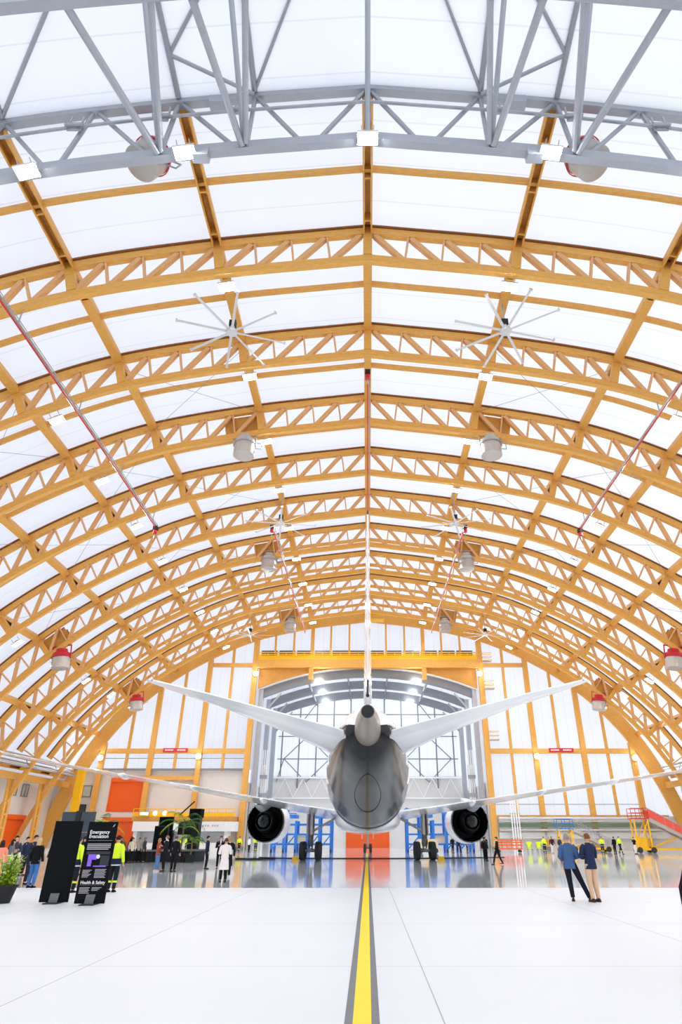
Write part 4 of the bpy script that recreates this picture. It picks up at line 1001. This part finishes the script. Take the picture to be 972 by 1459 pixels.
def palm(x, y, h, n, label, seed):
    rnd = random.Random(seed); t = thing('potted_palm', label, 'plant', (x, y, 0), 'potted palms by the stage')
    MB().lathe([(.3, 0), (.4, .5), (.42, .55), (.36, .55), (.35, .48)], n=24).build('pot', M['black'], t, 30)
    MB().tube([(0,0,.4), (.05,0,h*.4), (0,.04,h*.62)], [.08, .06, .05], 8).build('trunk', M['stem'], t, 40)
    for i in range(n):
        a = i*2.4 + rnd.random()*.4; L = rnd.uniform(.3, .5)*h; up = rnd.uniform(.3, 1.1); z0 = h*rnd.uniform(.45, .62); f_ = MB()
        pts = [Vector((cos(a)*L*u*.8, sin(a)*L*u*.8, z0 + L*(up*u - .75*u*u))) for u in [k/10 for k in range(11)]]
        f_.tube(pts, .012, 4)
        for k in range(2, 11):
            d = (pts[k] - pts[k-1]).normalized(); s_ = d.cross(Vector((0,0,1))).normalized()
            for sg in (-1, 1):
                tip = pts[k] + s_*sg*L*.26*(1 - .06*k) + d*L*.12 - Vector((0,0,L*.08)); e_ = d*.05
                f_.add([pts[k] - e_, pts[k] + e_, tip], [(0,1,2)])
        f_.build('frond', M['leaf_dark'] if i % 3 else M['leaf'], t)
palm(-13.6, 53.2, 2.6, 16, 'bushy bright palm in a black pot at the right end of the stage', 3)
palm(-14.6, 53.9, 4.8, 14, 'taller palm rising above the suited men by the stage', 4)
palm(-19.9, 50.8, 4.4, 12, 'tall thin palm behind the man in the hi-vis jacket', 6)

# ------------------------------------------------------------------ people
CM = {}
def cloth(c):
    if c not in CM: CM[c] = mat('cloth_%d_%d_%d' % c, srgb(*c), .8, 0, .08, 9, spec=.2)
    return CM[c]
POSES = {
 'stand': dict(l=((.1,0),(.1,0)), arms=(((.25,.03,1.13),(.27,-.06,.9)),)*2),
 'wide': dict(l=((.15,-.04),(.14,.05)), arms=(((.26,.05,1.13),(.24,-.1,.92)),)*2),
 'walk': dict(l=((.08,-.3),(.09,.3)), arms=(((.25,.12,1.14),(.26,.12,.9)), ((.25,-.08,1.14),(.25,-.26,.94)))),
 'phone': dict(l=((.1,-.03),(.11,.04)), arms=(((.25,-.02,1.13),(.1,-.26,1.22)), ((.25,.03,1.13),(.16,-.24,1.16)))),
 'fold': dict(l=((.11,0),(.1,.03)), arms=(((.27,-.05,1.14),(.02,-.22,1.16)), ((.27,-.04,1.13),(.05,-.24,1.1)))),
 'akimbo': dict(l=((.12,0),(.12,0)), arms=(((.33,.0,1.14),(.3,-.12,.86)),)*2),
 'stride': dict(l=((.44,-.05),(.03,.0)), arms=(((.26,.02,1.13),(.14,-.24,1.1)), ((.26,.04,1.13),(.2,-.2,1.04)))),
}
def joints(p):
    P = POSES[p]; J = {}
    for s_, k in ((-1, 0), (1, 1)):
        lx, ly = P['l'][k]
        J['hip', s_] = Vector((s_*.09, 0, .92)); J['ank', s_] = Vector((s_*lx, ly, .09 + (.05 if ly > .2 else 0)))
        J['kne', s_] = Vector((s_*(.095*.5 + lx*.5), ly*.5 - .04, .5))
        J['sho', s_] = Vector((s_*.18, .0, 1.42)); e, w = P['arms'][k]
        J['elb', s_] = Vector((s_*e[0], e[1], e[2])); J['wri', s_] = Vector((s_*w[0], w[1], w[2]))
    return J
cache = {}
def el(cx, cy, z, rx, ry, n=20): return [(cx + rx*cos(2*PI*k/n), cy + ry*sin(2*PI*k/n), z) for k in range(n)]
def body_mesh(p):
    if ('b', p) in cache: return cache['b', p]
    J = joints(p); V = []; Ed = []; Rr = []
    def v(co, rx, ry=None, par=None):
        V.append(tuple(co)); Rr.append((rx, ry or rx))
        if par is not None: Ed.append((par, len(V) - 1))
        return len(V) - 1
    pel = v((0, .01, .96), .13, .1); sp = v((0, .0, 1.14), .125, .09, pel); ch = v((0, 0, 1.34), .15, .1, sp); nk = v((0, .01, 1.48), .055, .055, ch)
    h0 = v((0, -.01, 1.55), .062, .07, nk); h1 = v((0, -.01, 1.63), .075, .092, h0); v((0, 0, 1.705), .055, .07, h1)
    for s_ in (-1, 1):
        a = v(J['sho', s_], .062, .062, ch); e = v(J['elb', s_], .045, .045, a); w = v(J['wri', s_], .03, .026, e)
        hd = (J['wri', s_] - J['elb', s_]).normalized(); v(J['wri', s_] + hd*.07, .038, .022, w)
        hp = v(J['hip', s_], .085, .085, pel); kn = v(J['kne', s_], .058, .058, hp); an = v(J['ank', s_], .04, .04, kn); v(J['ank', s_] + Vector((0, -.12, -.05)), .035, .03, an)
    me = bpy.data.meshes.new('body_cage'); me.from_pydata(V, Ed, []); o = bpy.data.objects.new('body_cage', me); COL.objects.link(o)
    o.modifiers.new('skin', 'SKIN'); o.modifiers.new('sub', 'SUBSURF').levels = 1
    sv = me.skin_vertices[0].data
    for i, r_ in enumerate(Rr): sv[i].radius = r_; sv[i].use_root = (i == 0)
    dg = bpy.context.evaluated_depsgraph_get(); dg.update()
    m = bpy.data.meshes.new_from_object(o.evaluated_get(dg)); bpy.data.objects.remove(o); bpy.data.meshes.remove(me)
    bm = bmesh.new(); bm.from_mesh(m)
    x = MB()
    x.loft([[(-.012,-.095,1.6),(.012,-.095,1.6),(0,-.085,1.65)], [(-.012,-.118,1.6),(.012,-.118,1.6),(0,-.1,1.64)]])
    for s_ in (-1, 1):
        x.ell((s_*.08, .0, 1.62), .012, .025, .035, 8, 5)
        w = J['wri', s_]; d = (w - J['elb', s_]).normalized(); q = d.cross(Vector((s_, 0, 0))).normalized() if abs(d.x) < .9 else Vector((0, 1, 0))
        inn = d.cross(q).normalized()
        for k, L in enumerate((.07, .08, .075, .06)):
            b0 = w + d*.08 + q*(.03 - .02*k); x.tube([b0, b0 + d*L*.55 + inn*.006*s_, b0 + d*L + inn*.022*s_], [.0095, .009, .007], 6)
        b0 = w + d*.035 + q*.03; x.tube([b0, b0 + q*.035 + d*.03, b0 + q*.04 + d*.06], [.011, .01, .008], 6)
    e2 = x.mesh('extra'); bm.from_mesh(e2); bm.to_mesh(m); bm.free(); m.name = 'body'; m.shade_smooth(); m.materials.clear()
    cache['b', p] = m; return m
def garment(kind, p):
    if (kind, p) in cache: return cache[kind, p]
    J = joints(p); b = MB()
    def sleeves(r0, r1, r2):
        for s_ in (-1, 1):
            a, e, w = J['sho', s_], J['elb', s_], J['wri', s_]
            b.tube([a + Vector((-s_*.05, 0, .01)), a + (e - a)*.25, a + (e - a)*.7, e, e + (w - e)*.4, w - (w - e)*.04], [r0*.9, r0, r0*.86, r1, r1*.92, r2], 12)
    if kind in ('jacket', 'coat', 'tee'):
        bot = {'jacket': .8, 'coat': .48, 'tee': .9}[kind]; rings = []
        prof = [(1.5, .065, .065), (1.47, .11, .085), (1.44, .165, .098), (1.38, .19, .115), (1.28, .188, .122), (1.15, .166, .115), (1.05, .165, .118), (.95, .182, .126)]
        if bot < .9: prof += [(bot + .02 if kind == 'jacket' else .8, .192, .136)]
        if kind == 'coat': prof += [(.6, .215, .16), (.48, .225, .17)]
        b.loft([el(0, .005, z, rx, ry) for z, rx, ry in prof])
        if kind == 'tee':
            for s_ in (-1, 1):
                a, e = J['sho', s_], J['elb', s_]; b.tube([a + Vector((-s_*.05, 0, .01)), a + (e - a)*.3, a + (e - a)*.65], [.07, .075, .07], 12)
        else: sleeves(.076, .064, .05)
    elif kind == 'trousers':
        b.loft([el(0, .005, z, rx, ry) for z, rx, ry in ((1.02, .165, .112), (.95, .178, .125), (.88, .175, .125), (.84, .14, .11))])
        for s_ in (-1, 1):
            h, k, a = J['hip', s_], J['kne', s_], J['ank', s_]
            b.tube([h + Vector((0, 0, .03)), h.lerp(k, .3), k, k.lerp(a, .5), a.lerp(k, .02)], [.098, .1, .076, .068, .06], 14)
    elif kind == 'shoes':
        for s_ in (-1, 1):
            a = J['ank', s_]; z = a.z - .09; rr = []
            for y, w, h in ((.07, .03, .06), (.05, .042, .09), (0, .046, .1), (-.06, .05, .075), (-.13, .05, .055), (-.18, .04, .045), (-.2, .02, .03)):
                rr.append([(a.x - w, a.y + y, z), (a.x + w, a.y + y, z), (a.x + w*.8, a.y + y, z + h*.7), (a.x + w*.35, a.y + y, z + h), (a.x - w*.35, a.y + y, z + h), (a.x - w*.8, a.y + y, z + h*.7)])
            b.loft(rr)
    elif kind in ('hair', 'longhair'):
        low = 1.6 if kind == 'hair' else 1.42; rr = []
        for i in range(9):
            u = i/8; z = low + (1.75 - low)*u; k_ = math.sqrt(max(.02, 1 - max(0, (z - 1.62)/.135)**2))
            rx, ry = .092*k_, .11*k_
            if z < 1.56: rx, ry = .1, .07
            rr.append(el(0, .035 if z < 1.66 else .012, z, rx, ry*(.78 if z < 1.66 else 1), 16))
        b.loft(rr)
    elif kind == 'skirt':
        b.loft([el(0, .005, z, rx, ry) for z, rx, ry in ((1.02, .165, .112), (.9, .19, .14), (.5, .2, .15))])
    elif kind == 'band':        # dark lower half of a hi-vis jacket
        b.loft([el(0, .005, z, rx, ry) for z, rx, ry in ((1.02, .186, .133), (.95, .2, .14), (.81, .21, .15))])
    elif kind == 'strip':
        b.loft([el(0, .005, z, rx, ry) for z, rx, ry in ((.84, .213, .153), (.8, .214, .154))])
    elif kind == 'leg_strip':
        for s_ in (-1, 1):
            k, a = J['kne', s_], J['ank', s_]; b.tube([k.lerp(a, .38), k.lerp(a, .52)], .076, 14)
    elif kind == 'shirt':
        b.prism([(-.05, 1.47), (.05, 1.47), (.0, 1.18)], 'Y', -.135, -.1)
    elif kind == 'collar':
        b.loft([el(0, .01, z, rx, ry) for z, rx, ry in ((1.45, .1, .09), (1.51, .075, .075), (1.53, .072, .072))])
    m = b.mesh(kind, 45); cache[kind, p] = m; return m
def person(x, y, face, label, pose='stand', top=('jacket', (30,32,40)), legs=(24,25,30), hair=(52,38,28), long=False, h=1.76, hv=False, shoes=(24,22,22), shirt=None, group=None, skirt=False):
    t = thing('person', label, 'person', (x, y, 0), group); t.rotation_euler.z = rad(face); s_ = h/1.75; t.scale = (s_, s_, s_)
    put('body', body_mesh(pose), M['skin_tone'], t)
    tp = put(top[0], garment(top[0], pose), M['hivis'] if hv else cloth(top[1]), t)
    lg = put('skirt' if skirt else 'trousers', garment('skirt' if skirt else 'trousers', pose), cloth(legs), t)
    put('shoes', garment('shoes', pose), cloth(shoes), t)
    put('hair', garment('longhair' if long else 'hair', pose), cloth(hair), t)
    if hv:
        put('dark_hem', garment('band', pose), cloth((30, 38, 60)), tp); put('reflective_strip', garment('strip', pose), M['silver'], tp); put('leg_strip', garment('leg_strip', pose), M['hivis'], lg)
    if shirt: put('shirt_front', garment('shirt', pose), cloth(shirt), t); put('collar', garment('collar', pose), cloth(shirt), t)
    return t
# face angle: 0 looks at the viewer, 180 looks at the aircraft
navy, black, grey_, white = (34,42,66), (20,20,24), (92,96,104), (240,234,230)
person(6.35, 21.95, 165, 'man in a mid blue blazer and dark trousers seen from behind, one leg out', 'stride', ('jacket', (72,98,140)), (24,28,42), (150,140,130), h=1.84, shoes=(70,44,30))
person(6.92, 21.7, 200, 'man in navy blazer and beige trousers seen from behind, beside the mid blue blazer', 'fold', ('jacket', (36,46,76)), (222,184,152), (126,76,48), h=1.85, shoes=(64,52,46))
person(4.77, 10.0, 180, 'person in a black puffer jacket at the right edge, mostly out of view', 'akimbo', ('jacket', black), black, (30,24,22), h=1.7)
person(9.24, 49.4, -80, 'person in black walking past the right engine', 'walk', ('jacket', black), black, (30,24,20), h=1.74, shirt=white)
person(9.6, 56.5, 20, 'dark dressed person standing just behind the walking person in black', 'stand', ('jacket', (34,26,30)), black, (30,24,20), long=True, h=1.7)
person(9.9, 58.5, 150, 'person in dark red-brown jacket behind the walking person in black', 'stand', ('jacket', (66,30,34)), black, (40,26,22), h=1.72)
# big couple and suits
person(-12.15, 40.2, 130, 'woman in a rust coloured top and blue jeans facing two suited men', 'fold', ('jacket', (158,72,46)), (92,130,178), (176,120,82), long=True, h=1.68, shoes=(226,200,196))
person(-11.65, 39.9, -95, 'man in a dark suit with pale shirt talking with the woman in rust top', 'phone', ('jacket', (26,28,38)), (22,22,28), (150,110,90), h=1.82, shirt=(220,222,228))
person(-11.0, 39.5, 170, 'man in a black suit seen from behind beside the stage palms', 'stand', ('jacket', black), black, (90,66,48), h=1.8)
person(-9.95, 42.9, 110, 'slim man in a navy suit standing at the left of the four talkers', 'stand', ('jacket', (26,34,62)), (22,26,40), (40,30,26), h=1.8)
person(-9.3, 43.6, 10, 'man in an open black jacket and white shirt facing the viewer, hands together', 'phone', ('jacket', black), black, (70,48,36), h=1.8, shirt=white)
person(-8.75, 43.4, -60, 'person in a slate blue jacket behind the woman in the white coat', 'stand', ('jacket', (54,66,98)), (28,30,40), (140,120,110), h=1.78)
person(-6.35, 30.9, 190, 'woman in a long white coat seen from behind', 'phone', ('coat', (244,228,222)), (18,20,22), (96,62,48), h=1.7, shoes=(26,34,34))
person(-6.85, 34.2, 200, 'person in a long black coat with cream scarf behind the white coat', 'stand', ('coat', (26,32,30)), (26,28,44), (176,140,96), long=True, h=1.78, shoes=(226,214,206), shirt=(236,222,206))
# sign crowd
person(-9.2, 25.4, 175, 'person in yellow hi-vis jacket and dark trousers right behind the evacuation sign', 'stand', ('jacket', 0), (28,30,40), (52,34,26), h=1.8, hv=True)
person(-10.55, 25.2, 160, 'person in yellow hi-vis jacket showing between the two black sign boards', 'stand', ('jacket', 0), (28,30,40), (66,46,32), h=1.76, hv=True)
person(-13.1, 27.5, 170, 'woman with long blonde hair, black jumper and blue jeans', 'stand', ('jacket', (16,16,18)), (66,116,180), (206,180,130), long=True, h=1.72)
person(-14.2, 29.4, 60, 'man in a navy suit holding something to his face', 'phone', ('jacket', (38,46,68)), (32,38,56), (48,34,28), h=1.82)
person(-14.1, 26.6, 210, 'woman in a long salmon pink coat with a ponytail', 'stand', ('coat', (244,152,122)), (70,30,30), (60,40,32), long=True, h=1.64, shoes=(80,36,32))
crowd = [(-16.6, 32.5, 40, 'man with dark hair and yellow collar at the far left', ('jacket', (62,66,74)), (38,28,24), 1.8, False),
 (-15.9, 30.9, 130, 'dark haired woman in grey coat beside the salmon coat', ('jacket', (112,112,112)), (48,34,28), 1.66, True),
 (-15.6, 34.8, 20, 'grey haired man in dark jacket behind the salmon coat', ('jacket', (50,52,58)), (130,120,112), 1.76, False),
 (-15.0, 36.5, 150, 'person in black jacket in the row behind the navy suited man', ('jacket', black), (36,26,24), 1.78, False),
 (-14.9, 33.0, 10, 'woman in black with yellow vest between the suited man and the blonde woman', ('jacket', (40,40,36)), (66,46,36), 1.68, True),
 (-15.0, 35.0, 200, 'brown haired person in dark grey behind the blonde woman', ('jacket', (56,50,54)), (90,60,44), 1.74, True),
 (-13.9, 31.6, 60, 'person in dark plum jacket just left of the plain black sign board', ('jacket', (70,40,50)), (120,80,60), 1.74, False),
 (-17.8, 36.0, 80, 'person in navy at the very left edge of the crowd', ('jacket', navy), (46,34,28), 1.75, False),
 (-17.2, 38.5, 30, 'tall dark haired person at the back of the left crowd', ('jacket', (34,34,40)), (24,20,20), 1.86, False),
 (-15.9, 40.0, 160, 'person with black hair at the back, left of the display screen', ('jacket', (44,44,52)), (22,18,18), 1.84, False)]
for x, y, a, lab, top, hr, h, lg in crowd: person(x, y, a, lab, random.choice(['stand', 'fold', 'wide']), top, (34,36,46), hr, lg, h)
stage = [(-20.2, 52.0, 10, 'person in purple top seated area left of the stage', (96,50,96)), (-19.5, 52.2, 60, 'person in dark green beside the purple top near the stage', (40,56,46)), (-19.9, 53.6, 120, 'person in black behind the purple top near the stage', black),
 (-18.9, 52.6, 330, 'person in charcoal standing near the barrier at the stage', (50,52,58)), (-18.3, 53.2, 180, 'person in grey jacket in front of the stage loudspeaker', (120,116,116)), (-17.7, 53.4, 20, 'person in beige jacket by the stage loudspeaker', (196,180,164)), (-17.2, 53.2, 90, 'person in dark grey next to the stage loudspeaker', (70,70,76))]
stage += [(-18.9, 51.4, 100, 'person in maroon jacket just in front of the crowd barrier', (104,40,52)), (-18.4, 51.8, 250, 'person in olive jacket right of the crowd barrier', (96,98,60)), (-17.8, 52.2, 30, 'person in cream jumper standing before the stage edge', (222,208,184)),
 (-19.4, 54.0, 200, 'person in dark blue at the back of the stage crowd', (40,54,92)), (-18.6, 54.2, 40, 'person in black suit at the back beside the stage', black)]
for i, (x, y, a, lab, c) in enumerate(stage): person(x, y, a, lab, random.choice(['stand', 'fold', 'wide']), ('jacket', c), (26,26,30), random.choice([(40,28,24), (96,66,46), (150,110,70)]), i % 2 == 0, 1.66 + .03*(i % 4))
far = [(-24.2, 89.0, 20, 'far worker in hi-vis jacket below the kiosk screen', True), (-23.3, 88.6, 200, 'second far worker in hi-vis jacket below the kiosk fascia', True), (-22.2, 90.0, 40, 'far worker in hi-vis jacket behind the four talkers', True),
 (-16.6, 89.0, 30, 'far hi-vis worker standing left of the left engine', True), (-15.4, 89.5, 140, 'far person in a white shirt and dark skirt near the left engine', (240,240,240)), (-14.3, 88.0, 10, 'far hi-vis worker closest to the left engine', True),
 (10.4, 84.5, 30, 'dark person whose legs show under the right engine, inner side', black), (11.2, 84.8, 150, 'dark person whose legs show under the middle of the right engine', navy), (12.1, 84.2, 80, 'dark person whose legs show under the outer side of the right engine', grey_),
 (14.6, 85.2, 20, 'far person in black with yellow stripes right of the right engine', black),
 (20.9, 81.6, 10, 'far hi-vis worker at the left of the group of three by the gable column', True), (21.9, 81.8, 350, 'person in dark red top and cream trousers in the group of three', (80,28,34)), (23.0, 82.4, 20, 'person in dark blue suit at the right of the group of three', (50,60,84)),
 (27.0, 79.4, 330, 'hi-vis worker just right of the man in the navy blazer', True), (28.2, 78.8, 200, 'far person in black with back turned near the yellow steps', black), (28.75, 78.6, 30, 'hi-vis worker close to the person in black by the yellow steps', True), (30.4, 78.5, 20, 'far person in black tee shirt and white trousers by the yellow steps', (24,24,28))]
for i, (x, y, a, lab, c) in enumerate(far):
    wt = 'white trousers' in lab or 'cream' in lab
    person(x, y, a, lab, ['stand', 'fold', 'wide', 'walk'][i % 4], ('tee' if 'tee' in lab else 'jacket', (24,24,28) if c is True else c), (236,230,222) if wt else (28,30,38), (44,32,26), False, 1.72 + .02*(i % 4), hv=(c is True))

# ------------------------------------------------------------------ light, world, camera
w = bpy.data.worlds.new('world'); scene.world = w; w.use_nodes = True; nt = w.node_tree; bg = nt.nodes['Background']
tc = nt.nodes.new('ShaderNodeTexCoord'); sp = nt.nodes.new('ShaderNodeSeparateXYZ'); mr = nt.nodes.new('ShaderNodeMapRange'); cr = nt.nodes.new('ShaderNodeMix'); cr.data_type = 'RGBA'
mr.inputs['From Min'].default_value = -1; mr.inputs['From Max'].default_value = 1
nt.links.new(tc.outputs['Generated'], sp.inputs[0]); nt.links.new(sp.outputs[0], mr.inputs[0]); nt.links.new(mr.outputs[0], cr.inputs[0])
cr.inputs[6].default_value = (.62,.67,.80,1); cr.inputs[7].default_value = (1.2,1.24,1.27,1)
nt.links.new(cr.outputs[2], bg.inputs[0]); bg.inputs[1].default_value = 1.18

cam = bpy.data.cameras.new('camera'); co = bpy.data.objects.new('camera', cam); COL.objects.link(co); scene.camera = co
F_PX, PCX, HOR = 860.0, 524.0, 1192.0
cam.sensor_fit = 'VERTICAL'; cam.sensor_height = 36.0; cam.lens = F_PX/1459*36.0
cam.shift_x = -(PCX - 486)/1459.0; cam.clip_end = 600
th = math.atan((HOR - 729.5)/F_PX)
co.location = (0, 0, 1.75); co.rotation_euler = (PI/2 + th, 0, 0)

scene.view_settings.view_transform = 'Standard'; scene.view_settings.look = 'None'; scene.view_settings.gamma = 1; scene.view_settings.use_curve_mapping = False
scene.view_settings.exposure = .12
cy = scene.cycles
cy.use_denoising = True; cy.max_bounces = 8; cy.diffuse_bounces = 5; cy.glossy_bounces = 3; cy.transmission_bounces = 6; cy.caustics_reflective = False; cy.caustics_refractive = False; cy.sample_clamp_indirect = 4
